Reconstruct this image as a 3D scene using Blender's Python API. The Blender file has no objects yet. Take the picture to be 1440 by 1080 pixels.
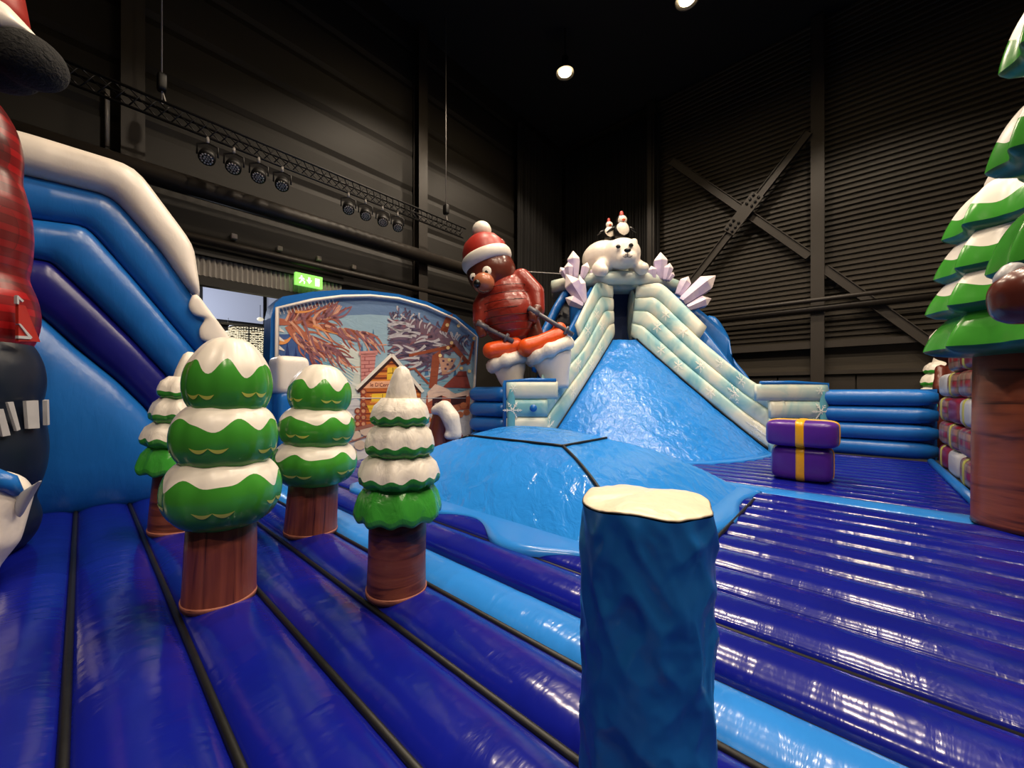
import bpy, bmesh, math, random
from mathutils import Vector, Matrix, noise, Euler
R = random.Random(7)
pi = math.pi
C = bpy.context.scene.collection
sc = bpy.context.scene

# ------------------------------------------------------------------ camera
H, F, HY = 1.4, 541.0, 552.0            # eye height, focal length (px of a 1440 wide frame), horizon row
cam = bpy.data.cameras.new('camera'); camo = bpy.data.objects.new('camera', cam); C.objects.link(camo)
camo.location = (0, 0, H); camo.rotation_euler = (pi / 2, 0, 0)
cam.sensor_width = 36; cam.lens = F / 1440 * 36; cam.shift_y = 12 / 1440; cam.clip_end = 100; cam.clip_start = .05
sc.camera = camo
# ------------------------------------------------------------------ world, exposure
w = bpy.data.worlds.new('hall_air'); sc.world = w; w.use_nodes = True
w.node_tree.nodes['Background'].inputs[0].default_value = (1, .9, .8, 1)
w.node_tree.nodes['Background'].inputs[1].default_value = .045
sc.view_settings.view_transform = 'Standard'; sc.view_settings.look = 'None'
sc.view_settings.exposure = -0.35; sc.view_settings.gamma = 1; sc.view_settings.use_curve_mapping = False
LAMP_POWER = 1500
LAMP_SPOTS = [(7.2, 10.7), (3.4, 10.9), (7.2, 6.9), (3.4, 6.9), (-.4, 6.9), (-.4, 10.9), (3.4, 3.1), (-.4, 3.1), (-4.2, 3.1), (-4.2, 6.9), (-4.2, -.9), (-4.2, -4.8), (-.4, -4.8)]  # tail of the list, right of and behind the viewer, is added front light

# ------------------------------------------------------------------ hall axes: the bouncy tubes run along U, the left wall along V
U = Vector((-.7455, .6665, 0)); V = Vector((.6665, .7455, 0)); Z = Vector((0, 0, 1))
def uv(u, v, z=0): return U * u + V * v + Z * z
def ray(px, py): return Vector(((px - 720) / F, 1, (HY - py) / F))
E = Vector((0, 0, H))
def at(px, py, d): return E + ray(px, py) * d
def atu(px, py, u): r = ray(px, py); return E + r * (u / r.dot(U))
def atv(px, py, v): r = ray(px, py); return E + r * (v / r.dot(V))
def gnd(px, py, z=0): r = ray(px, py); return E + r * ((z - H) / r.z)
def lerp(a, b, t): return a + (b - a) * t

# ------------------------------------------------------------------ materials
def lin(c): return tuple((x / 255 / 12.92 if x / 255 <= .04045 else ((x / 255 + .055) / 1.055) ** 2.4) for x in c) + (1,)
MATS = {}
def base(name):
    m = bpy.data.materials.new(name); m.use_nodes = True; nt = m.node_tree
    return m, nt, nt.nodes['Principled BSDF']
def coords(nt, kind, scale):
    tc = nt.nodes.new('ShaderNodeTexCoord'); mp = nt.nodes.new('ShaderNodeMapping')
    mp.inputs['Scale'].default_value = scale; nt.links.new(tc.outputs[kind], mp.inputs['Vector']); return mp.outputs[0]
def vinyl(name, rgb, rough=.27, wr=.25, scale=(5, 5, 5), kind='Object', dist=.02, var=.10, detail=3, wr2=0, scale2=(14, 2, 1)):
    m, nt, b = base(name)
    b.inputs['Roughness'].default_value = rough; b.inputs['Specular IOR Level'].default_value = .5
    v = coords(nt, kind, scale)
    n = nt.nodes.new('ShaderNodeTexNoise'); n.inputs['Scale'].default_value = 1; n.inputs['Detail'].default_value = detail
    n.inputs['Distortion'].default_value = .8; nt.links.new(v, n.inputs['Vector'])
    mix = nt.nodes.new('ShaderNodeMix'); mix.data_type = 'RGBA'
    a = lin(rgb); mix.inputs[6].default_value = tuple(x * (1 - var) for x in a[:3]) + (1,)
    mix.inputs[7].default_value = tuple(min(1, x * (1 + var)) for x in a[:3]) + (1,)
    nt.links.new(n.outputs[0], mix.inputs[0]); nt.links.new(mix.outputs[2], b.inputs['Base Color'])
    if wr:
        bp = nt.nodes.new('ShaderNodeBump'); bp.inputs['Strength'].default_value = wr; bp.inputs['Distance'].default_value = dist
        nt.links.new(n.outputs[0], bp.inputs['Height']); nt.links.new(bp.outputs[0], b.inputs['Normal'])
        if wr2:
            v2 = coords(nt, kind, scale2); n2 = nt.nodes.new('ShaderNodeTexNoise'); n2.inputs['Scale'].default_value = 1
            n2.inputs['Detail'].default_value = 4; n2.inputs['Distortion'].default_value = .5; nt.links.new(v2, n2.inputs['Vector'])
            b2 = nt.nodes.new('ShaderNodeBump'); b2.inputs['Strength'].default_value = wr2; b2.inputs['Distance'].default_value = dist
            nt.links.new(n2.outputs[0], b2.inputs['Height']); nt.links.new(bp.outputs[0], b2.inputs['Normal']); nt.links.new(b2.outputs[0], b.inputs['Normal'])
    MATS[name] = m; return m
def ramped(name, stops, scale, kind='Object', rough=.35, wr=.25, dist=.02, detail=4, distort=1.0):
    m, nt, b = base(name); b.inputs['Roughness'].default_value = rough
    v = coords(nt, kind, scale); n = nt.nodes.new('ShaderNodeTexNoise'); n.inputs['Scale'].default_value = 1
    n.inputs['Detail'].default_value = detail; n.inputs['Distortion'].default_value = distort; nt.links.new(v, n.inputs['Vector'])
    r = nt.nodes.new('ShaderNodeValToRGB'); cr = r.color_ramp
    while len(cr.elements) < len(stops): cr.elements.new(.5)
    for e, (p, c) in zip(cr.elements, stops): e.position = p; e.color = lin(c)
    nt.links.new(n.outputs[0], r.inputs[0]); nt.links.new(r.outputs[0], b.inputs['Base Color'])
    if wr:
        bp = nt.nodes.new('ShaderNodeBump'); bp.inputs['Strength'].default_value = wr; bp.inputs['Distance'].default_value = dist
        nt.links.new(n.outputs[0], bp.inputs['Height']); nt.links.new(bp.outputs[0], b.inputs['Normal'])
    MATS[name] = m; return m
def glow(name, rgb, s):
    m, nt, b = base(name); b.inputs['Base Color'].default_value = lin(rgb)
    b.inputs['Emission Color'].default_value = lin(rgb); b.inputs['Emission Strength'].default_value = s; MATS[name] = m; return m
def plaid(name, c1, c2, c3, s=6.0):
    m, nt, b = base(name); b.inputs['Roughness'].default_value = .3
    tc = nt.nodes.new('ShaderNodeTexCoord'); out = None
    cur = None
    for ax, (dirn, col, wd) in enumerate((('X', c2, .62), ('Z', c2, .62), ('X', c3, .93), ('Z', c3, .93))):
        wv = nt.nodes.new('ShaderNodeTexWave'); wv.bands_direction = dirn; wv.inputs['Scale'].default_value = s / 6.28 * (1 if ax < 2 else 2)
        wv.inputs['Distortion'].default_value = .3; nt.links.new(tc.outputs['Object'], wv.inputs['Vector'])
        mt = nt.nodes.new('ShaderNodeMath'); mt.operation = 'GREATER_THAN'; mt.inputs[1].default_value = wd; nt.links.new(wv.outputs[1], mt.inputs[0])
        ms = nt.nodes.new('ShaderNodeMath'); ms.operation = 'MULTIPLY'; ms.inputs[1].default_value = .55; nt.links.new(mt.outputs[0], ms.inputs[0])
        mx = nt.nodes.new('ShaderNodeMix'); mx.data_type = 'RGBA'; mx.inputs[7].default_value = lin(col)
        if cur: nt.links.new(cur, mx.inputs[6])
        else: mx.inputs[6].default_value = lin(c1)
        nt.links.new(ms.outputs[0], mx.inputs[0]); cur = mx.outputs[2]
    nt.links.new(cur, b.inputs['Base Color']); MATS[name] = m; return m

M_floor = vinyl('floor_vinyl_navy', (15, 24, 130), .17, .10, (1.5, 3, 1), 'UV', .03, .08, 2, .22, (7, 2.2, 1))
M_floor_l = vinyl('floor_vinyl_light_blue', (44, 128, 214), .2, .12, (1.5, 3, 1), 'UV', .03, .12, 2, .30, (8, 2.2, 1))
M_dome = vinyl('dome_vinyl_light_blue', (40, 132, 222), .16, .22, (1.2, 1.2, 1.2), 'Object', .05, .08, 2, .55, (6, 3, 5))
M_sheet = vinyl('slide_sheet_vinyl', (38, 130, 222), .18, .4, (2, 2, 2), 'Object', .05, .06, 3, .9, (7, 5, 5))
M_blue = vinyl('mid_blue_vinyl', (28, 104, 184), .28, .2, (3, 3, 3), 'Object', .02, .08, 2, .2, (12, 12, 3))
M_navy = vinyl('navy_vinyl', (20, 22, 110), .28, .2, (3, 3, 3))
M_dark = vinyl('dark_blue_black_vinyl', (16, 26, 44), .4, .15, (3, 3, 3))
M_door = vinyl('door_navy_cloth', (14, 38, 84), .6, .2, (3, 3, 1))
M_white = vinyl('cream_white_vinyl', (236, 226, 214), .32, .25, (5, 5, 5), 'Object', .02, .03, 3)
M_snow = vinyl('crumpled_snow_vinyl', (236, 228, 216), .34, .55, (9, 9, 5), 'Object', .03, .03, 3)
M_snow_s = vinyl('smooth_snow_vinyl', (238, 230, 218), .3, .18, (5, 5, 3), 'Object', .02, .03, 2)
M_green = vinyl('leaf_green_vinyl', (66, 152, 50), .22, .22, (5, 5, 3), 'Object', .02, .10, 2)
M_green_c = vinyl('crumpled_green_vinyl', (62, 158, 56), .22, .6, (9, 9, 5), 'Object', .03, .15, 3)
M_green_shade = vinyl('shaded_green_vinyl', (30, 100, 58), .3, .2, (6, 6, 6))  # darker copy of the leaf green, underside shade put into the colour
M_yel = vinyl('pale_yellow_print', (214, 220, 90), .35, 0)
M_ribbon = vinyl('yellow_ribbon_vinyl', (240, 172, 24), .3, .3, (8, 8, 8), 'Object', .01)
M_purple = vinyl('purple_vinyl', (84, 38, 142), .28, .25, (8, 8, 8), 'Object', .01)
M_seam = vinyl('black_webbing', (8, 8, 9), .5, .3, (20, 20, 20), 'Object', .004)
M_gap = vinyl('gap_dark_navy', (10, 10, 40), .5, .1)
M_trunk_v = ramped('trunk_print_vertical', [(.36, (52, 20, 16)), (.43, (112, 55, 39)), (.7, (138, 72, 52))], (15, 15, .8), wr=.3)
M_trunk_h = ramped('trunk_print_horizontal', [(.32, (66, 28, 22)), (.47, (116, 60, 42)), (.7, (136, 76, 56))], (1.6, 1.6, 16), wr=.35)
M_trunk_b = ramped('big_trunk_print', [(.30, (62, 24, 16)), (.42, (128, 62, 38)), (.7, (150, 76, 46))], (1.0, 1.0, 9), wr=.2)
M_brown = vinyl('brown_vinyl', (96, 44, 34), .25, .15, (4, 4, 4))
M_hem = vinyl('tan_hem', (170, 105, 85), .5, .4, (20, 20, 20), 'Object', .01)
M_red = vinyl('red_hat_vinyl', (166, 40, 30), .42, .15, (4, 4, 4))
M_jacket = vinyl('rust_red_jacket', (140, 42, 30), .3, .4, (4, 4, 4), 'Object', .03, .15)
M_tan = vinyl('tan_vinyl', (176, 104, 72), .3, .1)
M_black = vinyl('black_vinyl', (14, 13, 13), .3, .1)
M_furblack = vinyl('black_fluff', (10, 9, 9), .9, .8, (30, 30, 30), 'Object', .03)
M_orange = vinyl('orange_vinyl', (228, 84, 26), .33, .3, (6, 6, 6), 'Object', .02)
M_grey = vinyl('grey_pole', (92, 90, 98), .4, .05)
M_ice = ramped('icy_print', [(.34, (120, 178, 188)), (.46, (176, 206, 200)), (.60, (222, 222, 204))], (1.1, 1.1, .9), wr=.15, rough=.32, detail=3)
M_icew = ramped('icy_pale_print', [(.30, (160, 196, 196)), (.5, (206, 214, 200)), (.70, (224, 222, 206))], (1.5, 1.5, 1.5), wr=.15, rough=.32, detail=3)
M_teal = vinyl('teal_print', (98, 168, 184), .32, .1)
M_flake = vinyl('snowflake_print', (240, 240, 230), .4, 0)
M_cryst = ramped('crystal_lilac', [(.3, (176, 160, 208)), (.6, (222, 208, 220))], (1.2, 1.2, 1.6), wr=.12, rough=.3)
M_cryst_w = vinyl('crystal_tip_white', (234, 220, 222), .3, .1)
M_pole = vinyl('black_steel', (20, 18, 17), .5, .1, (20, 20, 20), 'Object', .002)
M_wall = vinyl('charcoal_cladding', (50, 43, 32), .55, .2, (1, 1, 6), 'Object', .02, .2)
M_wall_l = vinyl('charcoal_panel', (31, 27, 22), .6, .2, (.8, .8, 3), 'Object', .02, .2)
M_steel = vinyl('dark_brown_steel', (44, 38, 32), .5, .1, (3, 3, 3), 'Object', .004, .15)
M_ceil = vinyl('black_ceiling', (9, 9, 9), .9, 0)
M_drape = vinyl('black_drape', (17, 15, 14), .85, .2, (4, 4, 1))
M_slab = vinyl('dark_concrete', (40, 40, 42), .7, .2, (3, 3, 3))
M_plaidA = plaid('plaid_wrap', (140, 28, 40), (150, 135, 115), (60, 74, 60), 9)  # white stripes darkened, the shade over the presents is in this colour
M_plaidB = plaid('dark_red_plaid', (160, 22, 26), (70, 20, 22), (40, 16, 16), 14)
M_gstrap = vinyl('olive_yellow_ribbon', (170, 168, 80), .35, .3, (8, 8, 8), 'Object', .01)
M_silver = vinyl('pale_grey_wrap', (178, 178, 182), .35, .2)
M_maroon = vinyl('maroon_wrap', (118, 24, 52), .32, .2)
M_lamp = glow('lamp_glow', (255, 222, 170), 60)
M_exit = glow('exit_green', (138, 222, 96), 1.5)
M_exitw = glow('exit_white', (240, 255, 236), 1.8)
M_day = glow('backlit_window', (196, 202, 224), .42)
M_fairy = glow('fairy_white', (255, 244, 214), .9)
M_led = vinyl('led_lens_grey', (215, 205, 198), .3, 0)
M_chrome = vinyl('bright_metal', (170, 165, 160), .3, 0)

# ------------------------------------------------------------------ objects
def thing(name, label, cat, loc=(0, 0, 0), group=None, rot=0):
    o = bpy.data.objects.new(name, None); C.objects.link(o); o.location = loc; o.rotation_euler = (0, 0, rot)
    o.empty_display_size = .2
    tag(o, label, cat, group); return o
def tag(o, label=None, cat=None, group=None, kind=None):
    if label: o['label'] = label
    if cat: o['category'] = cat
    if group: o['group'] = group
    if kind: o['kind'] = kind
    return o
def wloc(p):
    l = Vector((0, 0, 0))
    while p: l += Vector(p.location); p = p.parent
    return l
def add(name, verts, faces, mat, parent=None, smooth=True, uvs=None, loc=None):
    verts = [Vector(p) for p in verts]
    if parent is not None: off = wloc(parent)
    elif loc is not None: off = Vector(loc)
    else:
        lo = [min(p[i] for p in verts) for i in range(3)]; hi = [max(p[i] for p in verts) for i in range(3)]
        off = Vector(((lo[0] + hi[0]) / 2, (lo[1] + hi[1]) / 2, lo[2]))
    me = bpy.data.meshes.new(name); me.from_pydata([tuple(p - off) for p in verts], [], faces)
    mats = mat if isinstance(mat, (list, tuple)) else [mat]
    for m in mats: me.materials.append(m)
    if smooth: me.polygons.foreach_set('use_smooth', [True] * len(me.polygons))
    if uvs:
        l = me.uv_layers.new(name='UVMap')
        for lp in me.loops: l.data[lp.index].uv = uvs[lp.vertex_index]
    me.update()
    o = bpy.data.objects.new(name, me); C.objects.link(o)
    if parent is not None: o.parent = parent
    else: o.location = off
    return o
def dup(root, loc, rot=0, label=None, group=None, scale=None):
    r = root.copy(); C.objects.link(r); r.location = loc; r.rotation_euler = (0, 0, rot)
    if scale: r.scale = (scale,) * 3
    if label: r['label'] = label
    if group: r['group'] = group
    for ch in list(root.children):
        c = ch.copy(); C.objects.link(c); c.parent = r
        for g in list(ch.children):
            d = g.copy(); C.objects.link(d); d.parent = c
    return r
class MB:
    def __init__(s): s.v = []; s.f = []
    def add(s, v, f):
        n = len(s.v); s.v += [Vector(p) for p in v]; s.f += [tuple(i + n for i in q) for q in f]; return s
    def build(s, name, mat, parent=None, smooth=True, **k): return add(name, s.v, s.f, mat, parent, smooth, **k)
def grid(P, cu=False, cv=False, caps=False):
    n, m = len(P), len(P[0]); v = [p for r in P for p in r]; f = []
    for i in range(n if cu else n - 1):
        for j in range(m if cv else m - 1):
            i2, j2 = (i + 1) % n, (j + 1) % m
            f.append((i * m + j, i * m + j2, i2 * m + j2, i2 * m + j))
    if caps:
        f.append(tuple(range(m))[::-1]); f.append(tuple((n - 1) * m + j for j in range(m)))
    return v, f
def onecap(P, last=True):
    v, f = grid(P, False, True); n, m = len(P), len(P[0]); f.append(tuple((n - 1) * m + j for j in range(m)) if last else tuple(range(m))[::-1]); return v, f
def box(c, hx, hy, hz):           # half-axis vectors
    c = Vector(c); hx, hy, hz = Vector(hx), Vector(hy), Vector(hz)
    v = [c + hx * a + hy * b + hz * d for a in (-1, 1) for b in (-1, 1) for d in (-1, 1)]
    f = [(0, 1, 3, 2), (4, 6, 7, 5), (0, 4, 5, 1), (2, 3, 7, 6), (0, 2, 6, 4), (1, 5, 7, 3)]
    return v, f
def ubox(u0, u1, v0, v1, z0, z1): return box(uv((u0 + u1) / 2, (v0 + v1) / 2, (z0 + z1) / 2), U * (u1 - u0) / 2, V * (v1 - v0) / 2, Z * (z1 - z0) / 2)
def bar(a, b, w, h, up=Z):
    a, b = Vector(a), Vector(b); d = (b - a); x = d.cross(up).normalized(); y = x.cross(d).normalized()
    return box((a + b) / 2, d / 2, x * w / 2, y * h / 2)
def tube(path, rad, n=10, caps=True):
    path = [Vector(p) for p in path]; P = []; ref = None
    for i, p in enumerate(path):
        t = (path[min(i + 1, len(path) - 1)] - path[max(i - 1, 0)]).normalized()
        if ref is None:
            ref = Z if abs(t.z) < .9 else Vector((1, 0, 0))
            x = t.cross(ref).normalized()
        else: x = (x - t * x.dot(t)).normalized()
        y = t.cross(x); r = rad[i] if isinstance(rad, (list, tuple)) else rad
        P.append([p + (x * math.cos(a) + y * math.sin(a)) * r for a in [2 * pi * k / n for k in range(n)]])
    return grid(P, False, True, caps)
def lathe(prof, n=32, c=(0, 0, 0), rf=None, zf=None, caps=True):
    c = Vector(c); P = []
    for i, (r, z) in enumerate(prof):
        P.append([c + Vector(((r * (rf(a, i) if rf else 1)) * math.cos(a), (r * (rf(a, i) if rf else 1)) * math.sin(a), z + (zf(a, i) if zf else 0))) for a in [2 * pi * k / n for k in range(n)]])
    return grid(P, False, True, caps)
def ell(c, r, rot=None, n=20, m=12):
    c = Vector(c); rm = rot or Matrix.Identity(3); P = []
    for i in range(m + 1):
        a = -pi / 2 + pi * i / m; ca = max(math.cos(a), .002)
        P.append([c + rm @ Vector((r[0] * ca * math.cos(t), r[1] * ca * math.sin(t), r[2] * math.sin(a))) for t in [2 * pi * k / n for k in range(n)]])
    return grid(P, False, True, True)
def sgp(x, e): return math.copysign(abs(x) ** e, x)
def sbox(c, ax, e=.3, n=32, m=16):        # inflated box: three half-axis vectors
    c = Vector(c); ax = [Vector(a) for a in ax]; P = []
    for i in range(m + 1):
        a = -pi / 2 + pi * i / m; ca = max(math.cos(a), .0005)
        P.append([c + ax[0] * (ca ** e * sgp(math.cos(t), e)) + ax[1] * (ca ** e * sgp(math.sin(t), e)) + ax[2] * sgp(math.sin(a), e) for t in [2 * pi * (k + .5) / n for k in range(n)]])
    return grid(P, False, True, True)
def evaluated(name, o):
    dg = bpy.context.evaluated_depsgraph_get(); me = bpy.data.meshes.new_from_object(o.evaluated_get(dg)); bpy.data.objects.remove(o)
    me.name = name; return me
def blob(name, balls, vox, mat, parent=None, smooth_it=8):
    """one continuous body: balls = (centre, radius or (rx, ry, rz)) or a limb (path, radii); fused by a voxel remesh"""
    mb = MB()
    for b in balls:
        if isinstance(b[0], (list,)):
            pts, rs = b
            for i in range(len(pts) - 1):
                a, c = Vector(pts[i]), Vector(pts[i + 1]); k = max(2, int((c - a).length / (min(rs) * .5)))
                for j in range(k + 1):
                    r = lerp(rs[i], rs[i + 1], j / k); mb.add(*ell(lerp(a, c, j / k), (r, r, r), None, 12, 8))
        else:
            r = b[1] if isinstance(b[1], (tuple, list)) else (b[1],) * 3
            mb.add(*ell(b[0], r, b[2] if len(b) > 2 else None, 20, 12))
    me = bpy.data.meshes.new('tmp'); me.from_pydata([tuple(p) for p in mb.v], [], mb.f)
    o = bpy.data.objects.new('tmp', me); C.objects.link(o)
    r = o.modifiers.new('r', 'REMESH'); r.mode = 'VOXEL'; r.voxel_size = vox
    s = o.modifiers.new('s', 'SMOOTH'); s.factor = .5; s.iterations = smooth_it
    me2 = evaluated(name, o)
    vs = [v.co.copy() for v in me2.vertices]; fs = [tuple(p.vertices) for p in me2.polygons]
    bpy.data.meshes.remove(me2)
    return add(name, vs, fs, mat, parent)
def pillow(name, up, lo, nrm, th, mat, parent, sub=6, seg=14, ends=True, wob=0.0, back=.5):
    """inflated tube between an upper and a lower line of points; bulges th along nrm"""
    up = [Vector(p) for p in up]; lo = [Vector(p) for p in lo]; A, B = [], []
    for i in range(len(up) - 1):
        for j in range(sub): A.append(lerp(up[i], up[i + 1], j / sub)); B.append(lerp(lo[i], lo[i + 1], j / sub))
    A.append(up[-1]); B.append(lo[-1])
    for _ in range(2):
        A = [A[0]] + [(A[i - 1] + A[i] * 2 + A[i + 1]) / 4 for i in range(1, len(A) - 1)] + [A[-1]]
        B = [B[0]] + [(B[i - 1] + B[i] * 2 + B[i + 1]) / 4 for i in range(1, len(B) - 1)] + [B[-1]]
    P = []; U_ = []; L = 0; N = len(A)
    for i in range(N):
        c = (A[i] + B[i]) / 2; a = (A[i] - B[i]) / 2
        if i: L += (c - pc).length
        pc = c
        nn = nrm(i / (N - 1)) if callable(nrm) else Vector(nrm)
        k = 1.0
        if ends:
            e = min(i, N - 1 - i)
            k = (.55, .86, .97, 1.0)[min(e, 3)]
        row = []
        for j in range(seg):
            t = 2 * pi * j / seg; s = math.sin(t); th_ = th if s >= 0 else th * back
            wv = 1 + wob * noise.noise(c * 3 + Vector((0, 0, j)))
            row.append(c + a * (sgp(math.cos(t), .8) * k) + nn * (th_ * s * wv * k)); U_.append((L, j / seg))
        P.append(row)
    v, f = grid(P, False, True, True)
    return add(name, v, f, mat, parent, True, U_)
def text_mesh(name, s, size, M, mat, parent, ext=.0015):
    cu = bpy.data.curves.new('t', 'FONT'); cu.body = s; cu.size = size; cu.extrude = ext; cu.align_x = 'CENTER'
    o = bpy.data.objects.new('t', cu); C.objects.link(o)
    me = evaluated(name, o); bpy.data.curves.remove(cu)
    vs = [M @ v.co for v in me.vertices]; fs = [tuple(p.vertices) for p in me.polygons]; bpy.data.meshes.remove(me)
    return add(name, vs, fs, mat, parent, False)
def flake2d(r, arms=6):
    """flat snowflake outline pieces in a plane"""
    q = []
    for k in range(arms):
        a = 2 * pi * k / arms; d = Vector((math.cos(a), math.sin(a))); n = Vector((-d.y, d.x)); w_ = r * .07
        q.append([d * r * .05 - n * w_, d * r - n * w_ * .6, d * r + n * w_ * .6, d * r * .05 + n * w_])
        for t in (.45, .7):
            for s in (-1, 1):
                e = (d * .7 + n * s * .7); b0 = d * r * t; l = r * .32 * (1.25 - t); m_ = Vector((-e.y, e.x)) * w_ * .7
                q.append([b0 - m_, b0 + e * l - m_ * .6, b0 + e * l + m_ * .6, b0 + m_])
    return q

# ================================================================== HALL
UL, VR, CEIL = 10.96, 16.0, 13.5
def structure(o): o['kind'] = 'structure'; return o
structure(MB().add(*ubox(-9, UL + 9, -7, VR + .3, -.6, -.4)).build('floor', M_slab, smooth=False))
structure(MB().add(*ubox(-9, UL + .3, -7, VR + .3, CEIL, CEIL + .3)).build('ceiling', M_ceil, smooth=False))
def ribbed(a, b, along_n, z0, z1, step, depth, duty=.55):
    """cladding profile: horizontal ribs from a to b, standing proud along along_n"""
    P = []; z = z0
    while z < z1:
        for dz, k in ((0, 0), (step * .12, 1), (step * duty, 1), (step * (duty + .12), 0)):
            zz = min(z + dz, z1); P.append([a + Z * zz + along_n * depth * k, b + Z * zz + along_n * depth * k])
        z += step
    return grid(P)
m = MB().add(*ribbed(uv(-9, VR), uv(UL, VR), -V, 3.0, CEIL, .17, .05))
m.add(*ubox(-9, UL, VR, VR + .25, -.4, CEIL))
structure(m.build('wall_right', M_wall, smooth=False))
o0, o1, oz = -.6, 4.5, 4.05              # the loading opening in the left wall
m = MB()
for (a, b, z0, z1) in ((-7, o0, -.4, CEIL), (o1, VR, -.4, CEIL), (o0, o1, oz, CEIL)):
    m.add(*ubox(UL, UL + .25, a, b, z0, z1)); m.add(*ribbed(uv(UL, a), uv(UL, b), -U, max(z0, 4.6), z1, 1.15, .04, .86))
structure(m.build('wall_left', M_wall_l, smooth=False))
structure(MB().add(*ubox(-9, -8.8, -7, VR, -.4, CEIL)).build('wall_near', M_wall_l, smooth=False))
structure(MB().add(*ubox(-9, UL, -7.2, -7, -.4, CEIL)).build('wall_back', M_wall_l, smooth=False))
# header with fluted sheet over the opening
P = []
for k in range(121):
    v_ = lerp(o0 - .6, o1 + .4, k / 120); P.append([uv(UL - .12 - .06 * (k % 2), v_, 4.0), uv(UL - .12 - .06 * (k % 2), v_, 4.42)])
structure(add('trim_1', *grid(P), M_chrome, None, False))
structure(MB().add(*ubox(UL - .25, UL, o0 - .6, o1 + .4, 4.43, 4.62)).add(*ubox(UL - .2, UL, o0 - .6, o1 + .4, 3.78, 3.98)).build('trim_2', M_pole, smooth=False))
# drape in the corner
P = []
for k in range(241):
    t = k / 240; p = uv(lerp(5.95, UL - .45, t), VR - .35) + V * (.09 * math.sin(k * 1.15) + .05 * math.sin(k * .37))
    P.append([p + Z * -.38, p + Z * 12.8])
o = add('corner_drape', *grid(P), M_drape); tag(o, 'black stage drape hanging in folds beside the ribbed wall', 'drape')
P = []
for k in range(121):
    t = k / 120; p = uv(UL - .35, lerp(12.2, VR - .5, t)) - U * (.09 * math.sin(k * 1.15) + .05 * math.sin(k * .37))
    P.append([p + Z * -.38, p + Z * 12.8])
o = add('corner_drape', *grid(P), M_drape); tag(o, 'black stage drape on the left wall behind the skiing bear', 'drape')
# columns
def column(p, axis, nrm, h, label):
    t = thing('steel_column', label, 'column', p + Z * -.4, 'hall columns')
    a, n = Vector(axis), Vector(nrm)
    MB().add(*box(p + n * .2 + Z * h / 2 - Z * .2, a * .17, n * .012, Z * (h / 2 + .2))).build('flange', M_steel, t, False)
    MB().add(*box(p - n * .1 + Z * h / 2 - Z * .2, a * .17, n * .012, Z * (h / 2 + .2))).build('flange', M_steel, t, False)
    MB().add(*box(p + n * .05 + Z * h / 2 - Z * .2, a * .012, n * .15, Z * (h / 2 + .2))).build('web', M_steel, t, False)
    MB().add(*box(p + n * .05 - Z * .385, a * .24, n * .24, Z * .015)).build('base_plate', M_steel, t, False)
    return t
p = atv(1150, 540, VR - .2); column(Vector((p.x, p.y, 0)), U, -V, 13.4, 'brown steel column on the ribbed right wall by the cross brace')
p = atv(918, 540, VR - .2); column(Vector((p.x, p.y, 0)), U, -V, 13.4, 'brown steel column at the edge of the black drape')
p = atu(186, 200, UL - .2); column(Vector((p.x, p.y, 0)), V, -U, 13.4, 'black steel column above the left slide with the white rim')
p = atu(590, 300, UL - .2); column(Vector((p.x, p.y, 0)), V, -U, 13.4, 'black steel column on the left wall beyond the second row of spotlights')
# cross brace
t = thing('cross_brace', 'steel cross brace bolted in an X on the ribbed right wall', 'brace', atv(1045, 300, VR - .45))
def brace(a, b, nm='brace_bar', off=0):
    pa, pb = atv(*a, VR - .45 - off), atv(*b, VR - .45 - off); m = MB()
    d = (pb - pa).normalized(); s = d.cross(V).normalized()
    m.add(*box((pa + pb) / 2, (pb - pa) / 2, s * .13, V * .02)); m.add(*box((pa + pb) / 2 - s * .12, (pb - pa) / 2, s * .012, V * .07))
    m.add(*box((pa + pb) / 2 + s * .12, (pb - pa) / 2, s * .012, V * .07)); m.build(nm, M_steel, t, False)
brace((1137, 186), (972, 398)); brace((944, 226), (1138, 360), off=-.12); brace((1160, 378), (1330, 498), off=-.12)
pc, pe = atv(1066, 273, VR - .55), atv(1024, 327, VR - .55)
g = MB().add(*box((pc + pe) / 2, (pe - pc) / 2, (pe - pc).normalized().cross(V) * .22, V * .02)).build('gusset_plate', M_steel, t, False)
for k in (.06, .17, .28, .72, .83, .94):
    for sd in (-1, 1):
        q = lerp(pc, pe, k) + (pe - pc).normalized().cross(V) * .1 * sd; add('bolt', *tube([q - V * .02, q - V * .06], .045, 8), M_black, g)
# wall rails and pipes
def pipe(name, a, b, r, mat, label):
    o = add(name, *tube([a, b], r, 16), mat); tag(o, label, 'pipe'); return o
a, b = atu(200, 241, 10.3), atu(668, 383, 10.3); d = (b - a); pipe('round_duct', a - d * .5, b + d * .25, .2, M_steel, 'thick dark round duct running along the left wall')
a, b = atu(275, 342, 10.6), atu(682, 431, 10.6); d = (b - a); a.z = b.z = 4.75; pipe('wall_pipe', a - d * .4, b + d * .2, .09, M_steel, 'thin dark pipe below the thick duct on the left wall')
a, b = atv(1015, 449, VR - .5), atv(1317, 415, VR - .5); d = b - a; a.z = b.z = (a.z + b.z) / 2; pipe('wall_pipe', a - d * .5, b + d * .5, .1, M_steel, 'thin dark pipe along the right wall, lower of two')
a, b = atv(1015, 443, VR - .7), atv(1317, 407, VR - .7); d = b - a; a.z = b.z = (a.z + b.z) / 2 + .12; pipe('wall_pipe', a - d * .5, b + d * .5, .07, M_steel, 'thin dark pipe along the right wall, upper of two')
m = MB().add(*ubox(-9, 5.9, VR - .3, VR, 2.82, 3.02)).add(*ubox(-9, 5.9, VR - .22, VR, 1.98, 2.1))
structure(m.build('trim_3', M_steel, smooth=False))
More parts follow.
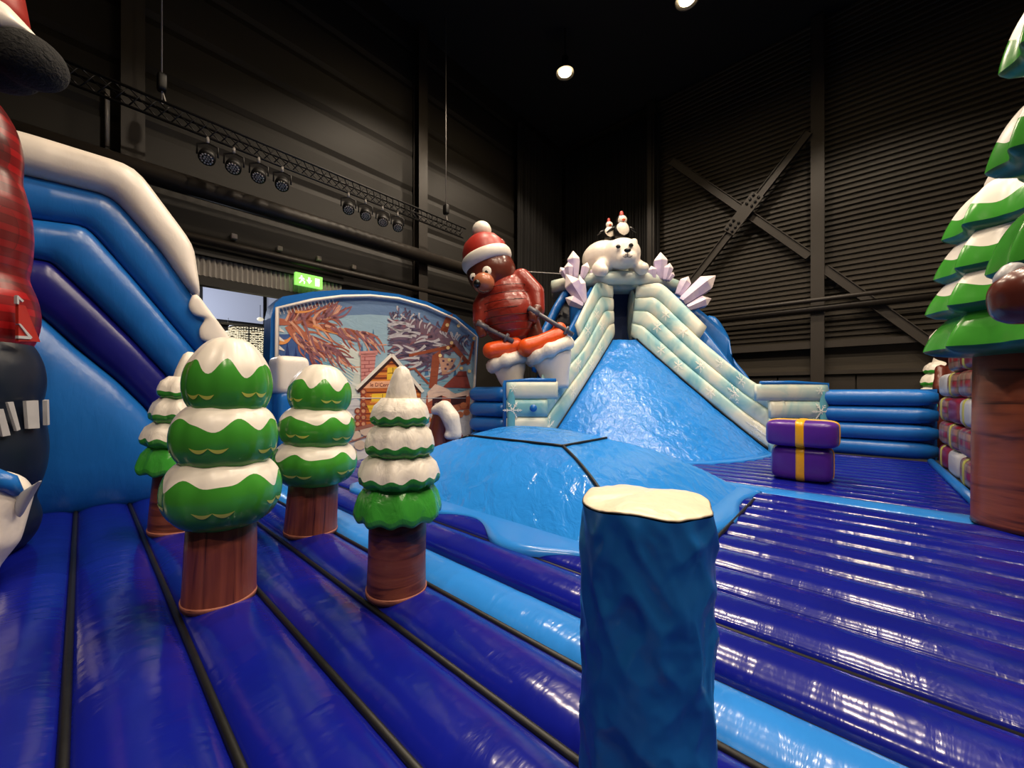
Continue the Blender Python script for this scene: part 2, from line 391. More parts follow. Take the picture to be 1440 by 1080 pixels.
for k in range(6):                       # lower wall panels of the right wall
    structure(MB().add(*ubox(-6 + k * 2.0 + .02, -4 + k * 2.0 - .02, VR - .12, VR, -.38, 1.96)).build('panel', M_steel, bpy.data.objects['wall_right'], False))
# small white boxes on the left wall
for (x, y, lab) in ((329, 333, 'first of four small white wall boxes from the left'), (393, 350, 'second of four small white wall boxes from the left'), (448, 364, 'third of four small white wall boxes from the left'), (497, 376, 'last small white wall box, nearest the skiing bear')):
    p = atu(x, y, UL - .08); o = MB().add(*sbox(p, (V * .06, U * .07, Z * .06), .25, 12, 8)).build('wall_box', M_white); tag(o, lab, 'sensor', 'small white wall boxes')
p = atu(151, 120, UL - .2); q = atu(148, 205, UL - .2); q = Vector((p.x, p.y, q.z)); o = add('strip_light', *tube([p, q], .035, 8), M_chrome); tag(o, 'pale upright tube on the left wall above the slide rim', 'tube')
# hall lamps
def lamp(i, u, v, label):
    p = uv(u, v, 12.0)
    t = thing('high_bay_lamp', label, 'lamp', p, 'high bay lamps')
    add('housing', *lathe([(.09, .55), (.12, .5), (.12, .28), (.3, .06), (.32, .0), (.30, .0), (.28, .03), (.02, .1)], 24, p), M_pole, t)
    add('diffuser', *lathe([(.02, .04), (.2, .04), (.2, .015), (.02, .0)], 24, p), M_lamp, t)
    add('hanging_rod', *tube([p + Z * .5, p + Z * 1.5], .02, 8), M_pole, t)
    l = bpy.data.lights.new('lamp_light', 'SPOT'); l.energy = LAMP_POWER; l.color = (1, .83, .64); l.spot_size = math.radians(126); l.spot_blend = .35
    l.shadow_soft_size = .22; lo = bpy.data.objects.new('lamp_light', l); C.objects.link(lo); lo.parent = t; lo.location = (0, 0, -.06)
for i, (u, v) in enumerate(LAMP_SPOTS):
    lamp(i, u, v, 'glowing round ceiling lamp above the skiing bear' if i == 0 else 'ceiling lamp at the top edge, right of the glowing one' if i == 1 else 'unseen ceiling lamp out of the frame, some added for front light')

# lighting truss with stage spotlights along the left wall
tA, tB = atu(60, 80, 9.5), atu(655, 315, 9.5); tB.z = tA.z = 6.75
t = thing('lighting_truss', 'black lattice truss carrying spotlights along the left wall', 'truss', (tA + tB) / 2)
chords = [Vector((0, 0, 0)), U * .28, -Z * .26 + U * .14]
for c in chords: add('chord', *tube([tA + c, tB + c], .026, 8), M_pole, t)
m = MB(); n = 46
for k in range(n):
    a, b = lerp(tA, tB, k / n), lerp(tA, tB, (k + 1) / n)
    for (c, e) in ((0, 1), (1, 2), (2, 0)): m.add(*tube([a + chords[c], b + chords[e]], .011, 5))
o = m.build('lattice', M_pole, t); o['kind'] = 'stuff'
for fr in (.16, .92):
    p = lerp(tA, tB, fr) + U * .14
    h = thing('chain_hoist', 'chain hoist holding the truss, %s' % ('above the left slide' if fr < .5 else 'near the bear'), 'hoist', p)
    add('chain', *tube([p + Z * .05, p + Z * 6.5], .012, 6), M_chrome, h); MB().add(*sbox(p + Z * .42, (V * .07, U * .1, Z * .16), .4, 16, 10)).build('hoist_body', M_pole, h)
    add('hook', *tube([p + Z * .3, p + Z * .1 + V * .05, p + Z * .02, p + Z * .06 - V * .05], .015, 6), M_chrome, h)
def stage_light(label):
    t = thing('stage_spotlight', label, 'spotlight', (0, 0, 0), 'spotlights under the truss')
    ax = (Vector((.25, -.55, -.8))).normalized(); c = Vector((0, 0, -.34)); x = ax.cross(Z).normalized()
    add('can', *tube([c - ax * .16, c - ax * .1, c + ax * .02, c + ax * .12], [.07, .12, .14, .14], 18), M_pole, t)
    add('lens', *tube([c + ax * .118, c + ax * .128], [.125, .12], 18), M_black, t); m = MB()
    y = ax.cross(x)
    for k in range(19):
        r, a = (0, 0) if k == 0 else (.045, k * pi / 3) if k < 7 else (.092, k * pi / 6)
        q = c + ax * .13 + (x * math.cos(a) + y * math.sin(a)) * r; m.add(*tube([q, q + ax * .008], .019, 8))
    o = m.build('led', M_led, t); o['kind'] = 'stuff'
    add('yoke', *tube([c + x * .17, c + x * .17 + Z * .2, Vector((0, 0, -.08)), c - x * .17 + Z * .2, c - x * .17], .016, 8), M_pole, t)
    add('clamp', *tube([(0, 0, -.09), (0, 0, .03)], .03, 8), M_chrome, t)
    return t
sl = None
for i, (x, y) in enumerate([(292, 192), (329, 208), (364, 218), (397, 231), (490, 264), (514, 276), (538, 286), (559, 293)]):
    p = atu(x, y, 9.64); p.z = 6.46
    lab = '%s stage spotlight in the %s row of four under the truss' % (('leftmost', 'second', 'third', 'rightmost')[i % 4], 'nearer' if i < 4 else 'farther')
    if sl is None: sl = stage_light(lab); sl.location = p
    else: dup(sl, p, 0, lab)

# exit sign
p = atu(434, 399, UL - .35); p.z = 4.30
t = thing('exit_sign', 'lit green emergency exit sign above the printed backdrop', 'sign', p)
ex = V; ez = Z; fx = -U
MB().add(*box(p, V * .33, U * .05, Z * .155)).build('sign_box', M_exit, t, False)
def decal(name, polys, mat, orig, X, Y, N, parent, off=.053, th=.004):
    m = MB()
    for pl in polys:
        a = [orig + X * x + Y * y + N * off for x, y in pl]; b = [q + N * th for q in a]; n = len(a)
        m.add(a + b, [tuple(range(n, 2 * n))] + [(i, (i + 1) % n, n + (i + 1) % n, n + i) for i in range(n)])
    return m.build(name, mat, parent, False)
man = [[(-.215, .075), (-.19, .1), (-.165, .075), (-.19, .05)], [(-.22, .045), (-.16, .045), (-.15, -.03), (-.2, -.035)],
       [(-.22, .045), (-.26, .0), (-.245, -.01), (-.205, .025)], [(-.16, .045), (-.115, .01), (-.12, -.005), (-.165, .02)],
       [(-.2, -.03), (-.25, -.1), (-.23, -.11), (-.17, -.035)], [(-.175, -.03), (-.13, -.06), (-.14, -.11), (-.12, -.11), (-.105, -.055), (-.15, -.02)]]
decal('running_figure', man, M_exitw, p, V, Z, -U, t)
decal('arrow', [[(-.03, .08), (.02, .08), (.02, 0), (-.03, 0)], [(-.075, .01), (.065, .01), (-.005, -.085)]], M_exitw, p, V, Z, -U, t)
decal('doorway_mark', [[(.14, .09), (.25, .09), (.25, -.11), (.14, -.11)]], M_exitw, p, V, Z, -U, t)

# the bright hall behind the opening
structure(MB().add(*ubox(UL + 8.4, UL + 8.6, -8, 12, -.4, 9)).build('wall_far', M_wall_l, smooth=False))
t = bpy.data.objects.new('window_1', None); C.objects.link(t); t['kind'] = 'structure'; t.location = uv(UL + 8.2, 3, 4.2)
zlo, zhi = 4.35, 5.9
for k in range(9): MB().add(*ubox(UL + 8.2, UL + 8.24, -7.9 + k * 2.2 + .06, -5.7 + k * 2.2 - .06, zlo, zhi)).build('pane', M_day, t, False)
for k in range(10): MB().add(*ubox(UL + 8.12, UL + 8.26, -7.9 + k * 2.2 - .06, -7.9 + k * 2.2 + .06, zlo - .1, zhi + .1)).build('mullion', M_pole, t, False)
MB().add(*ubox(UL + 8.1, UL + 8.26, -7.9, 11.9, zlo - .2, zlo)).build('sill_rail', M_pole, t, False)
MB().add(*ubox(UL + 8.1, UL + 8.26, -7.9, 11.9, zhi, zhi + .15)).build('head_rail', M_pole, t, False)
t = thing('roof_truss', 'grey steel roof truss in the bright hall behind the opening', 'truss', uv(UL + 4, 3, 4.0)); m = MB()
for zz in (2.95, 3.75): MB().add(*bar(uv(UL + 5, -2, zz), uv(UL + 5, 8, zz), .08, .08)).build('chord', M_chrome, t, False)
for k in range(12): m.add(*bar(uv(UL + 5, -2 + k * .84, 2.95 + .8 * (k % 2)), uv(UL + 5, -2 + (k + 1) * .84, 2.95 + .8 * ((k + 1) % 2)), .05, .05))
m.build('web_bars', M_steel, t, False)
for (x, y, lab) in ((366, 449, 'small lamp under the roof truss in the hall behind'), (321, 468, 'small lamp low in the hall behind, beside the snowy slide rim')):
    p = atu(x, y, UL + 4.6); t = thing('pendant_lamp', lab, 'lamp', p); add('bulb', *ell(p, (.1, .1, .07)), M_fairy, t); add('cord', *tube([p + Z * .06, p + Z * .5], .008, 6), M_pole, t)
# fairy light curtain
p0 = atu(357, 500, UL + 3); u0 = UL + 3
t = thing('light_curtain', 'round frame hung with white fairy light strings behind the opening', 'light curtain', Vector((p0.x, p0.y, 0)))
cc = Vector((p0.x, p0.y, 0)); hz = atu(357, 463, u0).z
add('hoop', *tube([cc + Vector((.62 * math.cos(a), .62 * math.sin(a), hz)) for a in [2 * pi * k / 28 for k in range(29)]], .03, 8), M_white, t)
for k in range(4):
    a = k * pi / 2 + .4; q = cc + Vector((.62 * math.cos(a), .62 * math.sin(a), 0)); add('leg', *tube([q - Z * .4, q + Z * hz], .02, 8), M_pole, t)
m = MB(); m2 = MB()
for k in range(56):
    a = 2 * pi * k / 56; q = cc + Vector((.62 * math.cos(a), .62 * math.sin(a), 0)); m2.add(*tube([q + Z * (hz - 1.9), q + Z * hz], .004, 4))
    for j in range(26): z_ = hz - .04 - j * .072 - R.random() * .03; s = .016; m.add(*box(q + Z * z_, (s, 0, 0), (0, s, 0), (0, 0, s)))
o = m.build('light_bulb', M_fairy, t, False); o['kind'] = 'stuff'; o = m2.build('string', M_pole, t, False); o['kind'] = 'stuff'
l = bpy.data.lights.new('side_hall_light', 'POINT'); l.energy = 250; l.color = (.85, .9, 1); l.shadow_soft_size = .4
lo = bpy.data.objects.new('side_hall_light', l); C.objects.link(lo); lo.location = uv(UL + 5.5, 2.5, 4.6)

# ================================================================== BOUNCY FLOOR
floor = thing('bouncy_floor', 'blue inflatable bouncy floor of long ribbed tubes', 'inflatable floor', uv(3, 3, -.4))
def floor_tube(v0, v1, u0, u1, mat, bulge, rnd):
    c, hw = (v0 + v1) / 2, (v1 - v0) / 2; P, UVs = [], []; n, mm = max(8, int((u1 - u0) / .1)), 14
    for i in range(n + 1):
        u = lerp(u0, u1, i / n); row = []
        e = min(u - u0, u1 - u); ek = 1 if e > .15 else max(0, 1 - (1 - e / .15) ** 2)
        for j in range(mm + 1):
            t = -1 + 2 * j / mm; hgt = (1 - abs(t) ** 2.3) ** .75
            z = -bulge + bulge * hgt * (.35 + .65 * ek) + .007 * noise.noise(Vector((u * 1.7, c * 3, rnd))) * hgt
            z += .006 * noise.noise(Vector((u * 9, t * 1.3, rnd))) * abs(t) ** 2 * (1 - abs(t) ** 8)
            row.append(uv(u, c + hw * t, z)); UVs.append((u, c + hw * t))
        P.append(row)
    v, f = grid(P); k = len(v); L = len(P); W = mm + 1
    # skirt down to the slab
    ring = [i * W for i in range(L)] + [(L - 1) * W + j for j in range(1, W)] + [i * W + mm for i in range(L - 2, -1, -1)] + [j for j in range(mm - 1, 0, -1)]
    for r in ring: v.append(Vector((v[r].x, v[r].y, -.4))); UVs.append(UVs[r])
    q = len(ring)
    for i in range(q): f.append((ring[i], ring[(i + 1) % q], k + (i + 1) % q, k + i))
    return add('floor_tube', v, f, mat, floor, True, UVs)
edges = [(-1.85, -1.4, M_floor), (-1.4, -.95, M_floor), (-.95, -.5, M_floor), (-.5, -.05, M_floor), (-.05, .415, M_floor), (.415, .866, M_floor), (.866, 1.31, M_floor), (1.31, 1.756, M_floor), (1.756, 2.16, M_floor_l), (2.225, 2.67, M_floor)]
for i, (a, b, m_) in enumerate(edges):
    floor_tube(a, b, -2.2 if b > 0 else -1.0, 7.15, m_, .085, i)
    if a not in (2.225,): add('seam', *tube([uv(-2.2 if b > 0 else -1.0, a, -.062), uv(7.1, a, -.062)], .019, 8), M_seam, floor)
add('seam', *tube([uv(-2.2, 2.675, -.07), uv(7.1, 2.675, -.07)], .015, 8), M_seam, floor)
MB().add(*ubox(-2.2, 7.1, 2.13, 2.25, -.2, -.11)).build('seam', M_gap, floor, False)
v_ = 2.68; k = 0
while v_ < 11.35:
    a = v_; stripe = 6.48 < a + .2 < 6.95
    b = v_ + (.42 if v_ < 6.4 else .45 if stripe else .34)
    floor_tube(a, min(b, 11.45), -2.2 if a < 6.9 else -1.15, 7.15 if a < 2.9 else 7.95, M_floor_l if stripe else M_floor, .05 if a < 6.9 else .03, 30 + k)
    v_ = b; k += 1
seg_ = [uv(1.02, 2.75, -.01), uv(1.0, 4.0, .0), uv(1.0, 5.9, -.005)]
add('seam', *tube(seg_, .018, 8), M_seam, floor)

# dome
def ss(x): x = max(0, min(1, x)); return x * x * (3 - 2 * x)
UA, UR, UB, UE = 1.25, 3.0, 4.91, 5.75
VA, VRr, VB, VE = 3.02, 4.4, 5.64, 6.45
def ramp(x): x = max(0, min(1, x)); return x + .16 * math.sin(pi * x) if x < 1 else 1
def dome_h(u, v):
    ru = min(ramp((u - UA) / (UR - UA)), 1.05); rv = min(ramp((v - VA) / (VRr - VA)), 1.05)
    fu = ramp((UE - u) / (UE - UB)); fv = ramp((VE - v) / (VE - VB))
    h = min(ru, rv, fu, fv)
    top = 0
    if u > UR and v > VRr: top = .12 * max(0, math.sin(pi * min(1, (u - UR) / (UE - UR)))) ** .7 * max(0, math.sin(pi * min(1, (v - VRr) / (VE - VRr)))) ** .7
    return .675 * min(h, 1.04) + top
dome = thing('inflated_hump', 'light blue inflated hump with black ridge seams in the middle of the floor', 'inflatable hump', uv(3.4, 4.7, 0))
P = []; n, mm = 110, 90
for i in range(n + 1):
    u = lerp(UA, UE, i / n); P.append([uv(u, lerp(VA, VE, j / mm), 0) + Z * (dome_h(u, lerp(VA, VE, j / mm)) + .008 * noise.noise(Vector((u * 4, lerp(VA, VE, j / mm) * 4, 1))) - .02) for j in range(mm + 1)])
o = add('canopy', *grid(P), M_dome, dome)
# wavy flap lying on the floor round the hump
P = []
def fl(u): return 2.76 + .13 * math.sin(u * 4.3 + .6) + .07 * math.sin(u * 2.1)
path_in, path_out = [], []
for k in range(61): u = lerp(UE, UA, k / 60); path_in.append((u, VA + .03)); path_out.append((u, fl(u)))
path_out[-1] = (1.12, fl(UA) + .1)
for k in range(1, 41): v = lerp(VA, VE, k / 40); path_in.append((UA + .03, v)); path_out.append((1.04 + .06 * math.sin(v * 3.6), v if k < 40 else v - .1))
for a, b in zip(path_in, path_out): P.append([uv(*lerp(Vector(a), Vector(b), s), .022 - .012 * abs(2 * s - 1) + (.02 if s == 0 else 0)) for s in (0, .25, .5, .75, 1)] + [uv(*b, -.05)])
add('base_flap', *grid(P), M_floor_l, dome)
def dseam(pts, nm='ridge_seam'):
    q = []
    for (a, b) in zip(pts[:-1], pts[1:]):
        for k in range(13): u, v = lerp(a[0], b[0], k / 12), lerp(a[1], b[1], k / 12); q.append(uv(u, v, dome_h(u, v) - .006))
    add(nm, *tube(q, .02, 8), M_seam, dome)
dseam([(UR, VRr), (UB, VRr), (UE - .15, VRr - .3)]); dseam([(UR, VRr), (UR, VB)]); dseam([(UR, VRr), (UA + .15, VA + .12)])

# ================================================================== TREES
def wav(a, s): return .75 * math.sin(6 * a + s) + .4 * math.sin(9 * a + 2.1 * s) + .25 * math.sin(3 * a - s)
def lobe(t, zc, hh, Rr, seed, tip=0.0, lo_phi=-.05, amp=.22, frac=.30):
    n = 96
    def pt(a, ph):                       # ph: +pi/2 top, -pi/2 underside
        crease = 1 - .035 * abs(math.cos(4 * a + seed)) ** 6
        r = Rr * max(math.cos(ph), .0) ** .62 * crease
        z = zc + hh * math.sin(ph) + tip * max(0, math.sin(ph)) ** 6
        return Vector((r * math.cos(a), r * math.sin(a), z))
    def bd(a): return frac + amp * wav(a, seed)
    A = [2 * pi * k / n for k in range(n)]
    top = [[pt(a, lerp(pi / 2 - .02, bd(a), i / 10)) for a in A] for i in range(11)]
    top = [[p + Vector((p.x, p.y, 0)) * .001 for p in r] for r in top]
    bot = [[pt(a, lerp(bd(a), -pi / 2 + .05, i / 14)) for a in A] for i in range(15)]
    lb = add('foliage_lobe', *onecap(bot), M_green, t)
    add('snow_cap', *onecap(top[::-1]), M_snow_s, lb)
    for k in range(5):
        a0 = seed * .7 + k * 2 * pi / 5; p0 = min(bd(a0), .15) - .42 - .1 * (k % 2); ww = .17
        m = MB()
        for s in (-1, 1):
            P = []
            for i in range(13):
                x = -1 + 2 * i / 12; th = .055 * (1 - x * x) + .004; ph = p0 + .10 * x * x
                q = [pt(a0 + s * ww + ww * x, ph + th * y) for y in (-.9, 0, .9)]
                P.append([Vector((c.x * 1.008, c.y * 1.008, c.z)) for c in q])
            m.add(*grid(P))
        m.build('needle_mark', M_yel, lb)
def round_tree(label, k=1.0):
    t = thing('round_tree', label, 'inflatable tree', (0, 0, 0))
    add('trunk', *lathe([(.262 * k, 0), (.258 * k, .015), (.252 * k, .15), (.248 * k, .35), (.24 * k, .56), (.1, .6)], 40, (0, 0, 0), lambda a, i: 1 + .012 * math.sin(5 * a + i)), M_trunk_v, t)
    add('trunk_hem', *lathe([(.26 * k, -.03), (.264 * k, .0), (.263 * k, .012), (.256 * k, .012)], 40), M_hem, t)
    lobe(t, .73, .255, .42 * k, 1.3, 0, amp=.19, frac=.40); lobe(t, 1.10, .245, .38 * k, 2.9, 0, amp=.19, frac=.42); lobe(t, 1.455, .24, .315 * k, 4.2, .085, amp=.26, frac=.50)
    return t
def tier(t, z0, z1, Rr, rin, seed, snow=True, tips=8, cren=.05, n=96, mg=None, ms=None, mu=None, rf_=1.0, edge=1.0):
    h = z1 - z0; A = [2 * pi * k / n for k in range(n)]
    def rr(a): return Rr * (1 + cren * (abs(math.cos(tips / 2 * a + seed)) ** 3 - .4) + .012 * math.sin(11 * a + seed))
    def P(a, f, z, ruf=0):
        r = lerp(rin, 1, f) * rr(a) if f < 1 else rr(a) * f
        wz = rf_ * .010 * Rr * 3 * math.sin(13 * a + seed * 3) * ruf + .012 * noise.noise(Vector((math.cos(a) * 3, math.sin(a) * 3, seed + z * 5))) * ruf * rf_
        return Vector((r * math.cos(a), r * math.sin(a), z + wz))
    rim = z0 + h * (.34 if snow else .22)
    top = [(0.0, z1, 0), (.22, z1 - .01 * h, .2), (.5, z1 - .16 * h, .5), (.75, lerp(z1, rim, .42), .8), (.92, lerp(z1, rim, .75), 1), (1.0, rim, 1.2)]
    und = [(.92, lerp(z1, rim, .75), 1)] + [(1.0, rim, 1.2), (.99, rim - .10 * h, 1.2), (.93, rim - .18 * h, 1), (.6, z0 + .03 * h, .4), (.1, z0 - .02 * h, 0), (-.9, z0, 0)]
    if edge == 1.0: und = und[1:]
    else: top = top[:-1]
    T = [[P(a, f, z, w_) for a in A] for f, z, w_ in top]; B = [[P(a, f, z, w_) for a in A] for f, z, w_ in und]
    b = add('foliage_tier', *onecap(B), mu or M_green_c, t)
    if snow: add('snow_top', *onecap(T[::-1]), ms or M_snow, b)
    else: add('foliage_top', *onecap(T[::-1]), mg or M_green_c, b)
def cone_tree(label):
    t = thing('tiered_tree', label, 'inflatable tree', (0, 0, 0))
    add('trunk', *lathe([(.222, 0), (.218, .015), (.212, .2), (.208, .4), (.205, .56), (.1, .58)], 40, (0, 0, 0), lambda a, i: 1 + .014 * math.sin(4 * a + i * 1.7)), M_trunk_h, t)
    add('trunk_hem', *lathe([(.22, -.03), (.224, .0), (.223, .012), (.216, .012)], 40), M_hem, t)
    tier(t, .51, .765, .315, .62, .3, False); tier(t, .735, .965, .295, .6, 1.4); tier(t, .95, 1.18, .255, .6, 2.2); tier(t, 1.16, 1.36, .215, .55, 3.1)
    add('snow_tip', *lathe([(.115, 1.33), (.112, 1.36), (.1, 1.42), (.075, 1.5), (.05, 1.565), (.02, 1.59)], 32, (0, 0, 0), lambda a, i: 1 + .05 * math.sin(4 * a)), M_snow, t)
    return t
p = gnd(306, 838); t1 = round_tree('large round snow-capped tree with three fat green lobes, nearest on the left', .82); t1.location = (p.x, p.y + .02, 0); t1.rotation_mode = 'ZYX'; t1.rotation_euler = (0, .045, .5)
p = gnd(436, 744); t2 = round_tree('round snow-capped tree of three lobes, between the big round tree and the tiered tree'); t2.location = (p.x, p.y + .02, 0)
t2.scale = (.95,) * 3; t2.rotation_mode = 'ZYX'; t2.rotation_euler = (0, .07, 2.6)
p = gnd(556, 828); t3 = cone_tree('tiered tree with white cone tip and crumpled snow tiers in front of the hump'); t3.location = (p.x, p.y + .03, 0); t3.rotation_mode = 'ZYX'; t3.rotation_euler = (0, .025, -.3); t3.scale = (.95, .95, 1)
p = gnd(247, 742); dup(t3, (p.x, p.y + .05, 0), 1.1, 'tiered snowy tree half hidden behind the large round tree', None, 1.15).rotation_euler = (0, .06, 1.1)
def tall_tier(t, z0, z1, Rr, rin, seed, snow):
    h = z1 - z0; n = 160; A = [2 * pi * k / n for k in range(n)]
    def rr(a): return Rr * (1.02 - .20 * abs(math.sin(4 * a + seed)) ** 1.2)
    def Q(a, f, z): r = lerp(rin * Rr, rr(a), f) if f > 0 else rin * Rr * (1 + f); return Vector((r * math.cos(a), r * math.sin(a), z + .015 * noise.noise(Vector((math.cos(a) * 4, math.sin(a) * 4, z * 4))) * f))
    rim = z0 + .16 * h
    def zt(f): return lerp(rim, z1, (1 - f ** 1.9) ** .8)
    def sb_(a): return .80 + .05 * math.sin(8 * a + seed)
    snow_ = [[Q(a, f * sb_(a), zt(f * sb_(a))) for a in A] for f in (0, .15, .3, .45, .6, .75, .88, 1)]
    lit = [[Q(a, lerp(sb_(a), 1, f), zt(lerp(sb_(a), 1, f))) for a in A] for f in (0, .25, .5, .75, .9, 1)]
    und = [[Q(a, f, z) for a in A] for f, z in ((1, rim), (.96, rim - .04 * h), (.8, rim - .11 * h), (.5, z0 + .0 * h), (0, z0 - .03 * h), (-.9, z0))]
    b = add('foliage_tier', *onecap(und), M_green_shade, t); add('foliage_rim', *grid(lit, False, True), M_green, b)
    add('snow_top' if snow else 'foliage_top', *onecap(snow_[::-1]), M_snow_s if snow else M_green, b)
# big tree at the right edge
def big_tree(label, base, trunk_r, trunk_h, tiers, tipz, tip_r, seed):
    t = thing('tall_tree', label, 'inflatable tree', (0, 0, 0))
    add('trunk', *lathe([(trunk_r * 1.02, 0), (trunk_r, .05), (trunk_r * .98, trunk_h * .5), (trunk_r * .95, trunk_h + .1), (.1, trunk_h + .15)], 48, (0, 0, 0), lambda a, i: 1 + .012 * math.sin(5 * a + i)), M_trunk_b, t)
    for i, (z0, z1, r) in enumerate(tiers):
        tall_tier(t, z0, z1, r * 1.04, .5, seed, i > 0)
    add('snow_tip', *lathe([(tip_r, tipz[0]), (tip_r * .95, lerp(*tipz, .2)), (tip_r * .7, lerp(*tipz, .5)), (tip_r * .4, lerp(*tipz, .8)), (.04, tipz[1])], 40), M_snow_s, t)
    t.location = base; return t
d = 3.95
zz = lambda y: H + (HY - y) / F * d
c = at(1462, 745, d)
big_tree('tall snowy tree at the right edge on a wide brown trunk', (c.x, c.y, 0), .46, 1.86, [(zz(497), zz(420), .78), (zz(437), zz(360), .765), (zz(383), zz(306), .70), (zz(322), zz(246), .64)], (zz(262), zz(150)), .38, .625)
p = at(1325, 600, 10.2); q = cone_tree('small tiered snowy tree in the far right corner behind the wrapped presents')
q.location = (p.x, p.y, 0); q.scale = (1.62,) * 3
d2 = 2.3; zz = lambda y: H + (HY - y) / F * d2
c = at(1545, 500, d2)
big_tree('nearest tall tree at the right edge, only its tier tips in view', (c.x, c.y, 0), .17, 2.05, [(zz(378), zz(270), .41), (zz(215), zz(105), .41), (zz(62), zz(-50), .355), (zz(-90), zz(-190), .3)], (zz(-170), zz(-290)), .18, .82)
# brown arm of a bear hugging that trunk
t = thing('bear_cub', 'brown bear cub hugging the nearest tall tree, only a leg in view', 'inflatable bear', (c.x - .3, c.y - .1, 1.8))
bc = at(1545, 400, d2 - .42)
blob('body', [(bc, (.16, .16, .26)), (bc + Z * .34, (.14, .14, .15)), ([bc + Vector((-.04, 0, -.05)), at(1480, 415, d2 - .36)], [.11, .13]), (at(1449, 414, d2 - .32), (.165, .14, .15)), (at(1440, 432, d2 - .32), (.13, .12, .09)), (bc + Z * .47 + Vector((-.08, 0, 0)), .045), (bc + Z * .47 + Vector((.08, 0, 0)), .045)], .022, M_brown, t)
blob('cuff', [(at(1414, 393, d2 - .28), (.045, .05, .06)), (at(1424, 379, d2 - .28), (.05, .05, .04))], .015, M_silver, t)

# ================================================================== PRESENT WALL (right)
def present(u, v, z, hu, hv, hz, mat, rib, label, base_obj=None):
    t = thing('wrapped_present', label, 'present', uv(u, v, z - hz), 'wrapped presents in the right wall')
    MB().add(*sbox(uv(u, v, z), (U * hu, V * hv, Z * hz), .42, 32, 14)).build('box', mat, t)
    if rib: MB().add(*sbox(uv(u, v, z), (U * (hu + .012), V * .07, Z * (hz + .012)), .42, 32, 14)).build('ribbon', rib, t)
rows = [(.0, .44), (.44, .44), (.88, .44), (1.32, .42), (1.74, .4)]
names = ['bottom', 'second', 'third', 'fourth', 'top']
for r_, (z0, h) in enumerate(rows):
    for k in range(4):
        v0 = 7.62 + k * .98 + (.1 if r_ % 2 else 0); mt = (M_plaidA, M_maroon, M_plaidA, M_plaidA, M_silver)[(r_ + k * 2) % 5]
        if r_ == 4 and k in (0, 3): continue
        if k == 3 and r_ % 2: v0 -= .1
        lab = '%s wrapped inflatable present in the %s layer, %s along the right wall' % ({'plaid_wrap': 'plaid', 'maroon_wrap': 'maroon', 'pale_grey_wrap': 'pale grey'}[mt.name], names[r_], ('nearest', 'second', 'third', 'farthest')[k])
        present(-1.5, v0, z0 + h / 2, .33, .5, h / 2 + .01, mt, M_gstrap if (k + r_) % 2 else None, lab)
o = add('edge_roll', *tube([uv(-1.12, 7.0, .02), uv(-1.12, 11.3, .02)], .06, 12), M_blue); tag(o, 'blue edge roll along the foot of the wrapped presents', 'padding')
# brown bear behind the presents
p = at(1336, 480, 8.2)
t = thing('brown_bear', 'brown inflatable bear with white cap standing behind the presents', 'inflatable bear', Vector((p.x, p.y, 0)))
blob('body', [(Vector((p.x, p.y, .6)), (.3, .3, .62)), (Vector((p.x, p.y, 1.5)), (.26, .26, .5)), (Vector((p.x - .02, p.y, 2.35)), .3), (Vector((p.x - .2, p.y, 2.6)), .08), (Vector((p.x + .2, p.y, 2.6)), .08), (Vector((p.x - .06, p.y - .26, 2.28)), .13), ([Vector((p.x - .2, p.y, 1.9)), Vector((p.x - .33, p.y - .1, 1.5)), Vector((p.x - .25, p.y - .25, 1.3))], [.1, .1, .09])], .035, M_brown, t)
add('cap', *lathe([(.3, 2.52), (.31, 2.56), (.3, 2.62), (.2, 2.76), (.04, 2.82)], 24, (p.x, p.y, 0)), M_snow_s, t)
for s in (-1, 1): add('eye', *ell((p.x - .06 + .1 * s, p.y - .28, 2.42), (.035, .025, .045)), M_black, t)
add('nose', *ell((p.x - .06, p.y - .39, 2.31), (.05, .04, .035)), M_black, t)

# ================================================================== BLUE PERIMETER WALLS
def tube_wall(name, a, b, nrow, h, nrm, label, th=.2):
    t = thing(name, label, 'inflatable wall', (a + b) / 2); n = Vector(nrm)
    for k in range(nrow):
        z0, z1 = h * k / nrow, h * (k + 1) / nrow; q = [lerp(a, b, i / 4) for i in range(5)]
        pillow('wall_tube', [x + Z * z1 for x in q], [x + Z * z0 for x in q], n, th, M_blue, t, sub=4, seg=16)
    MB().add(*box((a + b) / 2 - n * (th * .5 + .12) + Z * h / 2, (b - a) / 2, n * .12, Z * h / 2)).build('wall_backing', M_blue, t, False)
    return t
tube_wall('tube_wall', uv(1.2, 11.65), uv(-1.25, 11.65), 4, 1.47, -V, 'blue four-tube wall right of the big slide, behind the purple present')
p0, p1 = at(664, 600, 10.3), at(713, 600, 9.6); tube_wall('tube_wall', Vector((p0.x, p0.y, 0)), Vector((p1.x, p1.y, 0)), 4, 1.55, (p1 - p0).normalized().cross(Z) * 1.0, 'blue tube wall between the printed backdrop and the big slide')

